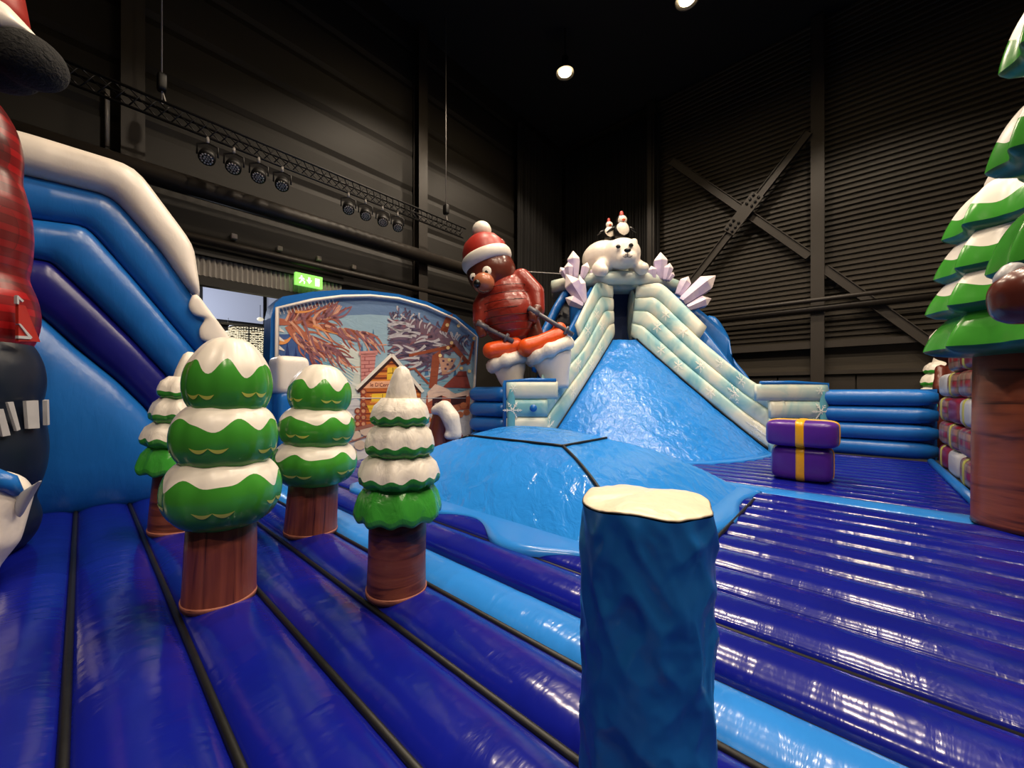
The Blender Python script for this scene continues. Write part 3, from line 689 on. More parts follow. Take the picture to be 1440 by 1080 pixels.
# ================================================================== BIG SLIDE
X0 = 3.36
slide = thing('big_slide', 'large blue slide with icy snowflake wings beneath the polar bear', 'inflatable slide', (X0, 10.5, 0))
def sheet_pt(s, t):
    wd = .36 + 2.34 * t; x = (2 * s - 1)
    y = 11.5 - 2.5 * t - 1.27 * (1 - x * x) * t ** 1.4
    z = 2.97 * (1 - t) ** 1.06 + .10 * math.sin(pi * t) * (1 - x * x)
    return Vector((X0 + wd * x, y, z))
P = [[sheet_pt(j / 60, i / 60) + Vector((0, -1, 1)) * (.018 * noise.noise(sheet_pt(j / 60, i / 60) * 2.2) + .008 * noise.noise(sheet_pt(j / 60, i / 60) * 7)) * min(1, (1 - i / 60) * 8) for j in range(61)] for i in range(61)]
P.append([p + Vector((0, 0, -.12)) for p in P[-1]])
add('slide_sheet', *grid(P), M_sheet, slide)
P = [[sheet_pt(j / 60, 1) + Vector((0, -w_ - .05 * w_ * math.sin(j * .9), .015 - .01 * w_)) for j in range(61)] for w_ in (-.05, .1, .22)]
P.append([p - Z * .06 for p in P[-1]])
add('sheet_hem', *grid(P), M_floor_l, slide)
# wings
def B(side, t): return Vector((X0 + side * (.36 + 2.34 * t), 11.5 - 2.5 * t, 2.97 * (1 - t) ** 1.06))
def wing(side, st, foot, flakes):
    """st: stations (bottom, top of four rows); the top row stops at station 2, the rows below run on into the foot"""
    def row(k, n, stations, nm='wing_tube', mat=None, hold=None):
        lo = [lerp(b, t, k / n) for b, t in stations]; up = [lerp(b, t, (k + 1) / n) for b, t in stations]
        return pillow(nm, up, lo, Vector((0, -1, .1)), .10, mat or M_ice, hold or slide, sub=8, seg=16, ends=False)
    r3 = row(3, 4, st[:3])
    low = [(b, lerp(b, t, .75)) for b, t in st[:3]] + st[3:]
    rows_ = [row(k, 3, low) for k in range(3)]
    # foot panel facing the floor: four rows
    fa, fb, fh = foot
    for k in range(4):
        s_ = 0 if k < 3 else -.25
        q = [lerp(fa, fb, lerp(s_, 1, i / 3)) for i in range(4)]
        pillow('foot_tube', [x + Z * fh * (k + 1) / 4 for x in q], [x + Z * fh * k / 4 for x in q], Vector((0, -1, 0)), .09, M_icew if k % 2 else M_ice, slide, sub=4, seg=16, ends=False)
    dx = (fb - fa).normalized()
    # teal edge band and blue piping
    q = fb - dx * .10
    pillow('edge_band', [q - dx * .1 + Z * fh * .98 + Vector((0, -.075, 0)), q + dx * .08 + Z * fh * .98 + Vector((0, -.075, 0))], [q - dx * .1 + Z * .02 + Vector((0, -.075, 0)), q + dx * .08 + Z * .02 + Vector((0, -.075, 0))], Vector((0, -1, 0)), .045, M_teal, slide, sub=3, seg=20)
    add('piping', *tube([fb + dx * .02 + Z * .02, fb + dx * .02 + Z * fh, lerp(fa, fb, .4) + Z * (fh + .03), fa + Z * (fh + .02) - dx * .2], .05, 10), M_blue, slide)
    # blue backing wall
    off = Vector((side * .10, .26, -.02))
    A_ = [t + off for b, t in st[:3]] + [lerp(b, t, 1) + off for b, t in low[3:]] + [fb + Z * fh + off * .9]
    B_ = [Vector((b.x, b.y, max(0, b.z - .8))) + off for b, t in st[:3]] + [Vector((b.x, b.y, 0)) + off for b, t in low[3:]] + [fb + off * .9]
    pillow('wing_backing', A_, B_, Vector((0, -1, 0)), .1, M_blue, slide, sub=6, seg=12, ends=False)
    # snowflakes
    for (i, tt, k, rad) in flakes:
        (b0, t0), (b1, t1) = low[i], low[i + 1]; b, t = lerp(b0, b1, tt), lerp(t0, t1, tt)
        lo, up = lerp(b, t, k / 3), lerp(b, t, (k + 1) / 3); c = (lo + up) / 2; a = (up - lo) / 2; al = (b1 - b0).normalized()
        m = MB()
        for pl in flake2d(rad):
            vs = []
            for q in pl:
                ct = max(-.95, min(.95, q.y / a.length)); ph = math.acos(sgp(ct, 1 / .8)); vs.append(c + al * q.x + a * ct + Vector((0, -1, .1)) * (.10 * math.sin(ph) + .012))
            m.add(vs, [(0, 1, 2, 3)])
        m.build('snowflake', M_flake, slide, False)
    # snowflakes on the foot
    for (fx_, fz_, rad) in ((.85, .6, .22), (.55, .2, .13), (.83, .9, .10), (.8, .15, .1), (.25, .12, .13)):
        c = lerp(fa, fb, fx_) + Z * fh * fz_; m = MB()
        for pl in flake2d(rad): 
            vs = []
            for q in pl:
                zz_ = c.z + q.y; kk = (zz_ / (fh / 4)) % 1; vs.append(c + dx * q.x + Z * q.y + Vector((0, -1, 0)) * (.09 * math.sin(math.acos(sgp(max(-.97, min(.97, 2 * kk - 1)), 1.25))) + .03))
            m.add(vs, [(0, 1, 2, 3)])
        m.build('snowflake', M_flake, slide, False)
fl_list = [(1, .25, 1, .17), (1, .7, 2, .18), (1, .9, 0, .16), (2, .2, 1, .18), (2, .5, 2, .17), (2, .45, 0, .16), (2, .8, 1, .24), (3, .25, 0, .26), (1, .5, 0, .15), (3, .5, 2, .17), (1, .3, 2, .16), (2, .9, 2, .16)]
stR = [(B(1, -.05) + Vector((0, .12, 0)), at(895, 402, 11.72)), (B(1, .0), at(930, 397, 11.4)), (B(1, .36), at(993, 459, 10.6)), (B(1, .85) + Z * .02, at(1046, 529, 9.5)), (B(1, 1.0) + Vector((.05, -.03, .0)), Vector((6.35, 9.0, 1.22)))]
wing(1, stR, (Vector((6.0, 8.98, 0)), Vector((7.34, 9.0, 0)), 1.6), fl_list)
stL = [(B(-1, -.05) + Vector((0, .12, 0)), at(861, 402, 11.72)), (B(-1, .0), at(838, 396, 11.4)), (B(-1, .36), at(808, 457, 10.6)), (B(-1, .85) + Z * .02, at(762, 522, 9.5)), (B(-1, 1.0) + Vector((-.05, -.03, .0)), Vector((.62, 8.95, 1.25)))]
wing(-1, stL, (Vector((.82, 8.93, 0)), Vector((-.13, 8.9, 0)), 1.66), fl_list)
c = at(750, 574, 8.74); add('round_emblem', *tube([c, c - Vector((0, .02, 0))], [.085, .08], 24), M_blue, slide)
# edge seam of the sheet
for s in (0, 1): add('edge_seam', *tube([sheet_pt(s, k / 20) + Vector((0, -.03, .03)) for k in range(21)], .022, 8), M_seam, slide)
# tower body with doorway
tw = MB()
for side in (-1, 1): tw.add(*sbox((X0 + side * (1.35 if side > 0 else 1.0), 12.9, 2.2), (Vector((.95 if side > 0 else .55, 0, 0)), Vector((0, .85, 0)), Vector((0, 0, 2.35))), .25, 32, 16))
tw.build('tower_wall', M_blue, slide)
MB().add(*box((X0, 12.6, 3.85), (.46, 0, 0), (0, .04, 0), (0, 0, .95))).build('doorway_curtain', M_door, slide, False)
MB().add(*box((X0, 12.1, 2.9), (.45, 0, 0), (0, .6, 0), (0, 0, .06))).build('platform', M_dark, slide, False)
for side in (-1, 1):
    e = X0 + side * .42; pillow('door_jamb', [Vector((e, 11.75, 4.7)), Vector((e, 12.6, 4.7))], [Vector((e, 11.75, 2.95)), Vector((e, 12.6, 2.95))], Vector((-side, 0, 0)), .06, M_icew, slide, sub=4, seg=12)
MB().add(*sbox((X0, 12.9, 4.75), ((2.0, 0, 0), (0, .9, 0), (0, 0, .14)), .4)).build('tower_roof', M_icew, slide)
path = []
for k in range(25):
    t_ = -1 + 2 * k / 24; path.append(Vector((X0 - .05 + 2.05 * t_, 12.35 - .75 * (1 - t_ * t_), 4.86 - .08 * t_ * t_)))
n_ = len(path); Pr = []
for i, q in enumerate(path):
    Pr.append([q + Vector((0, -.2 * math.cos(a), .2 * math.sin(a))) for a in [2 * pi * k / 14 for k in range(14)]])
add('crown_roll', *grid(Pr, False, True, True), M_icew, slide)
# outer blue side walls of the tower
pillow('side_wall', [at(925, 398, 12.2), at(983, 434, 11.8), at(1022, 468, 11.5), at(1026, 500, 11.2), at(1062, 541, 10.6)], [at(925, 470, 12.2), at(983, 520, 11.8), at(1015, 560, 11.5), at(1022, 590, 11.2), at(1062, 620, 10.6)], Vector((.3, -1, 0)).normalized(), .2, M_blue, slide, sub=6)
pillow('side_wall', [at(1000, 436, 12.2), at(1025, 476, 11.9), at(1022, 506, 11.8)], [at(985, 470, 12.2), at(1003, 505, 11.9), at(1003, 520, 11.8)], Vector((.4, -1, 0)).normalized(), .2, M_blue, slide, sub=6)
pillow('side_wall', [at(797, 400, 12.3), at(778, 430, 12.0), at(757, 472, 11.7), at(745, 520, 11.4)], [at(806, 405, 12.3), at(788, 436, 12.0), at(768, 478, 11.7), at(756, 526, 11.4)], Vector((-.2, -1, 0)).normalized(), .2, M_blue, slide, sub=6)
pillow('ramp_floor', [at(801, 404, 12.6), at(783, 434, 12.3), at(764, 474, 12.0), at(752, 525, 11.7)], [at(835, 420, 12.6), at(822, 450, 12.3), at(806, 490, 12.0), at(790, 540, 11.7)], Vector((0, -1, 0)), .06, M_dark, slide, sub=6)
for k in range(2): pillow('ramp_tread', [at(808 - 14 * k, 418 + 24 * k, 12.4), at(800 - 14 * k, 432 + 24 * k, 12.2)], [at(828 - 14 * k, 424 + 24 * k, 12.4), at(820 - 14 * k, 440 + 24 * k, 12.2)], Vector((0, -1, 0)), .1, M_dark, slide, sub=4)
pillow('side_wall', [at(838, 402, 12.0), at(822, 432, 11.6), at(806, 470, 11.2), at(790, 505, 10.9)], [at(822, 425, 12.0), at(806, 455, 11.6), at(786, 495, 11.2), at(766, 540, 10.9)], Vector((-.1, -1, 0)).normalized(), .16, M_blue, slide, sub=6)

# crystals
def crystal(base_, tip_, rad, label):
    b, e = Vector(base_), Vector(tip_); d_ = (e - b); x = d_.cross(Vector((0, 1, 0))).normalized(); y = d_.cross(x).normalized()
    o = thing('ice_crystal', label, 'inflatable crystal', b, 'ice crystals round the slide top')
    def ring(s, r): return [b + d_ * s + (x * math.cos(a) + y * math.sin(a)) * r for a in [2 * pi * k / 6 + .3 for k in range(6)]]
    add('shaft', *grid([ring(-.05, rad * .5), ring(.0, rad * .6), ring(.35, rad * .85), ring(.64, rad)], False, True, True), M_cryst, o, False)
    add('tip', *grid([ring(.64, rad), ring(.68, rad * .98), ring(1, rad * .06)], False, True, True), M_cryst_w, o, False)
dd = 11.75
for (b, e, r, dp, lab) in [((808, 390), (806, 353), .21, dd, 'tall upright crystal left of the polar bear'), ((797, 391), (788, 376), .12, dd - .1, 'small outermost crystal left of the polar bear'),
        ((801, 391), (799, 369), .15, dd - .15, 'short crystal in front of the tall one, left of the polar bear'), ((819, 391), (826, 369), .14, dd - .1, 'slanting crystal between the tall crystal and the polar bear'),
        ((821, 426), (796, 386), .26, 11.3, 'big leaning crystal below the slide crown on the left'), ((822, 424), (815, 388), .15, 11.4, 'slim crystal behind the big leaning one on the left'),
        ((818, 430), (795, 419), .17, 11.2, 'small low crystal on the left tower edge'), ((831, 391), (836, 377), .1, dd, 'tiny crystal beside the polar bear left paw'),
        ((928, 392), (929, 355), .22, dd, 'tall upright crystal right of the polar bear'), ((918, 392), (916, 374), .15, dd - .1, 'short crystal in front of the tall one, right of the polar bear'),
        ((936, 393), (942, 370), .15, dd - .12, 'slanting crystal right of the tall upright one'), ((940, 394), (947, 383), .1, dd - .15, 'tiny outermost crystal right of the polar bear'),
        ((954, 414), (968, 389), .19, 11.5, 'upright crystal on the right tower edge'), ((961, 423), (1006, 388), .27, 11.3, 'biggest crystal, leaning right off the right tower edge'), ((968, 433), (1000, 420), .18, 11.2, 'low crystal under the biggest one on the right')]:
    crystal(at(b[0], b[1], dp), at(e[0], e[1], dp), r, lab)

# polar bear lying on the crown
s_ = 11.6 / F
t = thing('polar_bear', 'white inflatable polar bear lying on top of the big slide', 'inflatable bear', at(865, 390, 11.8))
def pb(x, y, dz=0): return at(x, y, 11.8 + dz)
blob('body', [(pb(848, 364, .35), (.66, .75, .52)), (pb(864, 368, .1), (.6, .5, .4)), (pb(875, 357, -.33), (.55, .45, .46)), (pb(882, 363, -.68), (.30, .24, .21)), (pb(891.5, 340.5, -.35), (.13, .08, .13)), (pb(859, 344, -.3), (.14, .08, .14)),
    ([pb(852, 372, -.1), pb(842, 378, -.45), pb(848, 381, -.72)], [.26, .22, .17]), ([pb(896, 375, -.1), pb(903, 378, -.4), pb(905, 377, -.55)], [.22, .2, .17])], .045, M_white, t, 10)
add('nose', *ell(pb(882.5, 352, -.98), (.1, .07, .06)), M_black, t)
for (x, y, dz) in ((869.5, 347, -.80), (887.5, 345, -.78)):
    e = add('eye', *ell(pb(x, y, dz), (.065, .05, .05)), M_black, t)
    add('brow', *tube([pb(x - 3.2, y - .2, dz - .03), pb(x - 1.5, y - 2.2, dz - .03), pb(x + 1.6, y - 2.4, dz - .03)], .014, 6), M_black, e)
add('mouth', *tube([pb(876, 360.5, -.97), pb(879, 362, -1.0), pb(882.5, 361, -1.01), pb(886, 362, -1.0), pb(889, 359.5, -.95)], .011, 6), M_black, t)
add('mouth', *tube([pb(882.5, 355, -1.0), pb(882.5, 361, -1.01)], .009, 6), M_black, t)
add('inner_ear', *ell(pb(859, 344, -.37), (.08, .03, .08)), M_silver, t)
# penguins
def penguin(x, y0, y1, dp, label, lean=0):
    k = dp / F; h = (y0 - y1) * k; b = at(x, y0, dp)
    t = thing('penguin', label, 'inflatable penguin', b)
    def q(a, f, g=0): return b + Vector((a * h, g * h, f * h))
    blob('body', [(q(0, .30), (.27 * h, .2 * h, .31 * h)), (q(0, .72), (.165 * h, .14 * h, .16 * h)), (q(0, .52), (.15 * h, .12 * h, .14 * h))], .02, M_black, t, 4)
    add('belly', *ell(q(.01, .36, -.065), (.215 * h, .16 * h, .27 * h)), M_snow_s, t)
    add('face', *ell(q(.01, .70, -.045), (.15 * h, .12 * h, .14 * h)), M_snow_s, t)
    add('beak', *ell(q(.02, .655, -.16), (.055 * h, .06 * h, .035 * h)), M_orange, t)
    for s in (-1, 1): add('eye', *ell(q(.02 + .035 * s, .735, -.145), (.012 * h, .012 * h, .022 * h)), M_black, t)
    add('hat', *lathe([(.08 * h, .81 * h), (.085 * h, .84 * h), (.07 * h, .88 * h), (.06 * h, .95 * h), (.04 * h, .99 * h), (.01 * h, 1.0 * h)], 18, b), M_red, t)
    for s in (-1, 1):
        add('flipper', *tube([q(.18 * s, .50), q(.32 * s, .42, -.03), q(.48 * s, .30, -.03)], [.05 * h, .055 * h, .02 * h], 10), M_black, t)
        add('foot', *ell(q(.08 * s, .02, -.12), (.07 * h, .11 * h, .03 * h)), M_black, t)
penguin(856, 341, 307, 12.15, 'smaller black and white penguin in red cap, left of its mate')
penguin(874, 341, 297, 12.0, 'taller black and white penguin in red cap on the polar bear')

# ================================================================== SKIING BEAR
D = 10.0
def sb(x, y, dz=0): return at(x, y, D + dz)
bear = thing('skiing_bear', 'brown inflatable bear in red padded jacket and bobble hat leaning on ski poles', 'inflatable bear', sb(735, 500))
tilt = Matrix.Rotation(math.radians(-12), 3, 'Y')
blob('body', [(sb(691, 383), (.65, .62, .60)), ([sb(744, 455, .05), sb(754, 478, -.05)], [.30, .24]), ([sb(712, 462, .15), sb(716, 488, .05)], [.30, .24]), (sb(704, 345, .1), (.16, .1, .2)), (sb(661, 352, .1), (.14, .1, .16)),
    (sb(712, 420), (.5, .45, .7)), (sb(681, 397, -.42), (.27, .3, .24))], .045, M_brown, bear, 8)
blob('jacket', [(sb(710, 415), (.62, .56, .55), tilt), (sb(716, 440, -.02), (.73, .66, .66), tilt), (sb(716, 455, 0), (.66, .60, .55)), ([sb(733, 392, -.1), sb(752, 412, -.2), sb(756, 436, -.35)], [.27, .26, .2]), ([sb(690, 405, -.25), sb(676, 430, -.3), sb(674, 452, -.35)], [.22, .22, .18])], .035, M_jacket, bear, 20)
for k in range(8):                       # quilting seams across the jacket front
    y = 410 + k * 10; q = []
    for j in range(15):
        a = lerp(-1.15, .95, j / 14); rr = .66 + .08 * math.sin(pi * (k + 1) / 9)
        c0 = sb(708 + k * 1.4, y); q.append(c0 + Vector((rr * 1.0 * math.sin(a), -rr * .93 * math.cos(a), .10 * math.sin(a))))
    add('quilt_seam', *tube(q, .008, 5), M_black, bear)
blob('hand', [([sb(755, 436, -.4), sb(750, 446, -.5)], [.17, .14]), (sb(746, 440, -.55), .07), (sb(747, 449, -.55), .07), (sb(752, 451, -.55), .07)], .03, M_brown, bear, 4)
blob('hand', [([sb(674, 455, -.38), sb(677, 466, -.45)], [.16, .13]), (sb(681, 463, -.5), .07), (sb(681, 470, -.5), .07), (sb(676, 472, -.5), .07)], .03, M_brown, bear, 4)
# face
add('muzzle', *ell(sb(680, 398, -.56), (.27, .28, .25)), M_tan, bear)
add('nose', *ell(sb(671, 399, -.78), (.09, .09, .10)), M_black, bear)
add('mouth', *tube([sb(671, 403, -.82), sb(673, 408, -.83), sb(680, 411, -.83), sb(688, 409, -.8)], .012, 6), M_black, bear)
for (x, y, dz, r) in ((684.5, 381, -.60, .12), (666, 389.5, -.44, .10)):
    e = add('eye', *ell(sb(x, y, dz), (r * .95, .04, r)), M_snow_s, bear); add('pupil', *ell(sb(x - .6, y + 1.5, dz - .035), (r * .35, .025, r * .38)), M_black, e)
# hat
hx = (Vector((60, 0, 21))).normalized(); hup = Vector((-hx.z, 0, hx.x)); hm = Matrix((hx, Vector((0, 1, 0)), hup)).transposed()
hc = sb(684.5, 366, -.02)
hat = add('hat', *grid([[hc + hm @ Vector((r * math.cos(a), r * math.sin(a), z)) for a in [2 * pi * k / 32 for k in range(32)]] for r, z in ((.60, -.02), (.60, .15), (.55, .34), (.44, .52), (.26, .64), (.04, .68))], False, True, True), M_red, bear)
pth = [hc + hm @ Vector((.54 * math.cos(a), .54 * math.sin(a), .0)) for a in [2 * pi * k / 32 for k in range(32)]]
Pr = []
for k in range(32):
    a = 2 * pi * k / 32; rd = Vector((math.cos(a), math.sin(a), 0))
    Pr.append([hc + hm @ (rd * (.55 + .12 * math.cos(b)) + Vector((0, 0, .17 * math.sin(b)))) for b in [2 * pi * j / 14 for j in range(14)]])
add('hat_brim', *grid(Pr, True, True), M_snow_s, hat)
add('bobble', *ell(sb(677.5, 324.5, -.02), (.25, .25, .24)), M_snow_s, hat)
# ski poles
def ski_pole(a, b, lab):
    m = thing('ski_pole', lab, 'ski pole', b); add('shaft', *tube([a, b], .055, 12), M_grey, m)
    d_ = (Vector(b) - Vector(a)).normalized(); add('basket', *tube([b - d_ * .22, b - d_ * .16], [.12, .11], 14), M_grey, m); add('grip', *tube([a - d_ * .1, a + d_ * .2], .075, 12), M_grey, m)
ski_pole(sb(748, 436, -.55), sb(806, 471, -.75), 'grey ski pole in the bear hand nearer the big slide')
ski_pole(sb(676, 457, -.5), sb(722, 480, -.62), 'grey ski pole in the bear hand nearer the printed backdrop')
# orange boots on snow-filled white cuffs
def boot(pts, rads, label):
    t = thing('ski_boot', label, 'inflatable boot', pts[0] - Z * .2, 'orange ski boots'); blob('shoe', [(pts, rads)], .035, M_orange, t, 6); return t
boot([sb(741, 489, -.62), sb(760, 483, -.6), sb(785, 474, -.55), sb(787, 463, -.5)], [.24, .22, .25, .18], 'orange inflatable boot under the skiing bear, nearer the slide')
boot([sb(690, 493, -.5), sb(708, 490, -.45), sb(725, 486, -.4)], [.21, .23, .21], 'orange inflatable boot under the skiing bear, nearer the backdrop')
def snow_pot(cx, cy, half, slope, bot, rtop, rbot, dp, label):
    t = thing('snow_pot', label, 'inflatable snow mound', at(bot[0], bot[1], D + dp))
    c = sb(cx, cy, dp); b = at(bot[0], bot[1], D + dp); xa = Vector((math.cos(slope), 0, math.sin(slope))); za = Vector((-xa.z, 0, xa.x)); P = []
    for i in range(9):
        f = i / 8; cc_ = lerp(c - za * .12, b, f); r = lerp(rtop * .92, rbot, f ** .9); xx = lerp(xa, Vector((1, 0, 0)), f).normalized()
        P.append([cc_ + xx * r * math.cos(a) * (1 + .03 * math.sin(3 * a + i)) + Vector((0, 1, 0)) * r * .8 * math.sin(a) for a in [2 * pi * k / 28 for k in range(28)]])
    add('mound', *grid(P, False, True, True), M_white, t); P = []
    for k in range(40):
        a = 2 * pi * k / 40; rd = xa * math.cos(a) * rtop + Vector((0, 1, 0)) * rtop * .8 * math.sin(a); n = rd.normalized(); w_ = 1 + .12 * math.sin(7 * a) + .08 * math.sin(11 * a + 1)
        P.append([c + rd * .9 + (n * math.cos(b_) * .13 + za * math.sin(b_) * .16) * w_ for b_ in [2 * pi * j / 12 for j in range(12)]])
    add('rolled_rim', *grid(P, True, True), M_snow, t); add('snow_fill', *grid([[c + (xa * math.cos(a) + Vector((0, .8, 0)) * math.sin(a)) * rtop * f + za * z_ for a in [2 * pi * k / 28 for k in range(28)]] for f, z_ in ((.88, .0), (.5, .05), (.02, .07))], False, True, True), M_snow, t)
snow_pot(773, 494, 0, math.radians(25), (784, 546), .58, .26, -.42, 'white snow mound with rolled rim under the orange boot by the slide')
snow_pot(714, 508, 0, math.radians(18), (722, 548), .48, .24, -.25, 'white snow mound with rolled rim under the orange boot by the backdrop')
# support column of the bear
o = add('blue_plinth', *lathe([(.75, .0), (.8, .2), (.75, .9), (.6, 1.45), (.1, 1.5)], 32, (sb(752, 500, 1.0).x, sb(752, 500, 1.0).y, 0)), M_blue); tag(o, 'dark blue inflated plinth behind the left slide wing carrying the skiing bear', 'plinth')
o = add('guy_line', *tube([sb(722, 381, .2), at(790, 385, 11.6)], .012, 6), M_chrome); tag(o, 'thin line tied from the skiing bear to the tower', 'rope')

# ================================================================== GIFT
g0 = uv(.66, 7.93)
t = thing('gift_box', 'purple inflatable gift with yellow ribbon by the slide', 'gift', g0)
for nm, z_, hu, hv, hz in (('box', .26, .40, .38, .27), ('lid', .74, .47, .45, .21)):
    b = MB().add(*sbox(g0 + Z * z_, (U * hu, V * hv, Z * hz), .33, 40, 20)).build(nm, M_purple, t)
    MB().add(*sbox(g0 + Z * z_, (U * .075, V * (hv + .012), Z * (hz + .012)), .33, 32, 20)).build('ribbon', M_ribbon, b)
    MB().add(*sbox(g0 + Z * z_, (U * (hu + .012), V * .06, Z * (hz + .012)), .33, 32, 20)).build('ribbon', M_ribbon, b)

# ================================================================== FOREGROUND POST
pp = at(907, 700, 1.3); pc0 = Vector((pp.x, pp.y, 0))
post = thing('padded_post', 'crumpled blue padded post with cream top in the foreground', 'padded post', pc0)
Rr = .212; P = []; N = 160
TOP = 1.03
for i in range(121):
    f = i / 120; row = []
    for k in range(N):
        a = 2 * pi * k / N; q = Vector((math.cos(a) * 1.2, math.sin(a) * 1.2, f * 3.4))
        w2 = q + Vector((.5 * q.z, 0, .35 * q.x)); d_ = .016 * min(1, abs(noise.noise(w2 * .95)) * 2.2) + .011 * min(1, abs(noise.noise(q * 1.9 + Vector((4, 0, 0)))) * 2.4) + .003 * abs(noise.noise(q * 5))
        zt = TOP + .004 * math.sin(5 * a) + .006 * math.sin(3 * a + 1); z = lerp(0, zt, f)
        r = Rr + .012 - d_ + (.006 * math.sin(14 * a) * max(0, (f - .9) * 10)) 
        r = lerp(r, Rr - .006 + .005 * math.cos(8 * a), max(0, (f - .93) / .07) ** 1.5)
        row.append(pc0 + Vector((r * math.cos(a), r * math.sin(a), z)))
    P.append(row)
sleeve_top = P[-1]
add('sleeve', *grid(P, False, True), vinyl('post_blue_vinyl', (24, 98, 172), .30, .25, (6, 6, 4), 'Object', .015, .06, 2), post)
P = []
for f in (1.0, .97, .9, .75, .5, .25, .02):
    P.append([lerp(pc0 + Z * (TOP + .008), q, f) + Z * (.004 + .018 * (1 - f * f) + .004 * noise.noise(Vector(((q.x - pc0.x) * 25 * f, (q.y - pc0.y) * 25 * f, 2))) + (.004 if f < 1 else .001)) for q in sleeve_top])
add('cap', *grid(P, False, True, True), vinyl('post_cream_vinyl', (232, 216, 190), .33, .45, (16, 16, 16), 'Object', .012, .04, 2), post)

# ================================================================== LEFT SLIDE
lu = 7.25
def q_(pts, u=lu): return [atu(x, y, u) for x, y in pts]
ls = thing('left_slide', 'blue side slide with thick white rim rising along the left', 'inflatable slide', uv(lu, .6, 0))
wU = [(-90, 157), (37, 189), (190, 236), (272, 346), (282, 420)]; wL = [(-90, 218), (37, 247), (157, 276), (225, 352), (271, 418)]
t1U = [(-90, 218), (37, 247), (157, 276), (225, 352), (271, 418), (325, 482), (372, 540), (400, 575)]; t1L = [(-90, 292), (37, 308), (122, 319), (185, 390), (240, 455), (287, 509), (330, 565), (355, 605)]
t2L = [(-90, 347), (37, 363), (72, 369), (130, 423), (185, 477), (235, 530), (275, 585), (300, 630)]
t3L = [(-90, 400), (37, 430), (66, 452), (108, 490), (165, 536), (205, 575), (235, 620), (255, 660)]
floorL = [(-90, 757), (37, 737), (66, 733), (108, 727), (165, 718), (205, 712), (235, 707), (258, 703)]
pillow('rim_tube', q_(wU, 7.2), q_(wL, 7.2), -U, .22, M_white, ls, sub=8, seg=20)
pillow('side_tube', q_(t1U), q_(t1L), -U, .15, M_blue, ls, sub=8, seg=20)
pillow('side_tube', q_(t1L), q_(t2L), -U, .17, M_blue, ls, sub=8, seg=20)
pillow('side_tube', q_(t2L), q_(t3L), -U, .15, M_navy, ls, sub=8, seg=20)
pillow('base_panel', q_(t3L, 7.25), q_(floorL, 7.25), -U, .3, M_blue, ls, sub=8, seg=24)
pillow('snow_drip', q_([(279, 414), (287, 426), (296, 438), (305, 450), (314, 462), (323, 474), (333, 488), (346, 506)], 7.06), q_([(268, 416), (264, 432), (272, 444), (290, 447), (279, 463), (281, 478), (303, 485), (330, 508)], 7.06), -U, .05, M_white, ls, sub=4, seg=14)
P = [q_(t1U, 7.42), q_(floorL, 7.42)]
add('side_lining', *grid(P), M_blue, ls)
pe_ = uv(7.05, 2.2, 0)
MB().add(*sbox(uv(7.1, 2.32, .72), (U * .28, V * .24, Z * .72), .3)).build('end_post', M_blue, ls)
MB().add(*sbox(uv(7.1, 2.32, 1.68), (U * .29, V * .25, Z * .32), .35)).build('end_cap', M_white, ls)
P = [[p + U * 0.1 for p in q_(t1U[:-2])], [p + U * .65 for p in q_(t1U[:-2])]]
add('slide_bed', *grid(P), M_blue, ls)

# ================================================================== PRINTED BACKDROP
bu = 8.0
bd = thing('printed_backdrop', 'arched inflatable wall printed with a snowy cabin and frosted trees', 'backdrop', atu(525, 640, bu))
outl = [(376, 690), (379, 520), (381, 447), (386, 427), (398, 417), (440, 410), (480, 407.5), (520, 408.5), (560, 413.5), (600, 424), (640, 442.5), (668, 464), (673, 474), (669, 540), (664, 624)]
a_ = [atu(x, y, bu + .02) for x, y in outl]
for p in (a_[0], a_[-1]): p.z = 0
b_ = [p + U * .4 for p in a_]; n = len(a_)
MB().add(a_ + b_, [tuple(range(n))[::-1], tuple(range(n, 2 * n))] + [(i, (i + 1) % n, n + (i + 1) % n, n + i) for i in range(n)]).build('backing', M_blue, bd, False)
pcols = {}
def pm(rgb):
    if rgb not in pcols: pcols[rgb] = vinyl('print_%d_%d_%d' % rgb, rgb, .4, .35, (3, 3, 7), 'Object', .03, .10, 3)
    return pcols[rgb]
LAY = [0]
def art(name, rgb, polys, lay=None):
    LAY[0] += 1; off = .0006 * LAY[0]; m = MB()
    for pl in polys:
        vs = [atu(x, y, bu - off) for x, y in pl]; m.add(vs, [tuple(range(len(vs)))])
    o = m.build(name, pm(rgb), bd, False); return o
def stroke(pts, w0, w1):
    pts = [Vector(p) for p in pts]; L_, R_ = [], []
    for i, p in enumerate(pts):
        d_ = (pts[min(i + 1, len(pts) - 1)] - pts[max(i - 1, 0)]).normalized(); nn = Vector((-d_.y, d_.x)); w_ = lerp(w0, w1, i / (len(pts) - 1)) / 2
        L_.append(tuple(p + nn * w_)); R_.append(tuple(p - nn * w_))
    return [[L_[i], L_[i + 1], R_[i + 1], R_[i]] for i in range(len(pts) - 1)]
def curve(a, b, bend, n=7):
    a, b = Vector(a), Vector(b); d_ = b - a; nn = Vector((-d_.y, d_.x)); return [lerp(a, b, i / n) + nn * bend * math.sin(pi * i / n) for i in range(n + 1)]
edge_top = [(390, 433), (440, 422), (480, 417), (520, 416), (560, 420), (600, 431), (640, 449), (670, 474)]
art('print_sky', (150, 180, 196), [edge_top + [(661, 615), (560, 650), (386, 680)]])
art('print_arch_band', (104, 132, 168), [[edge_top[i], edge_top[i + 1], l1, l0] for i, (l0, l1) in enumerate(zip([(391, 458), (440, 449), (480, 444), (520, 442), (560, 445), (600, 456), (640, 475)], [(440, 449), (480, 444), (520, 442), (560, 445), (600, 456), (640, 475), (667, 500)]))])
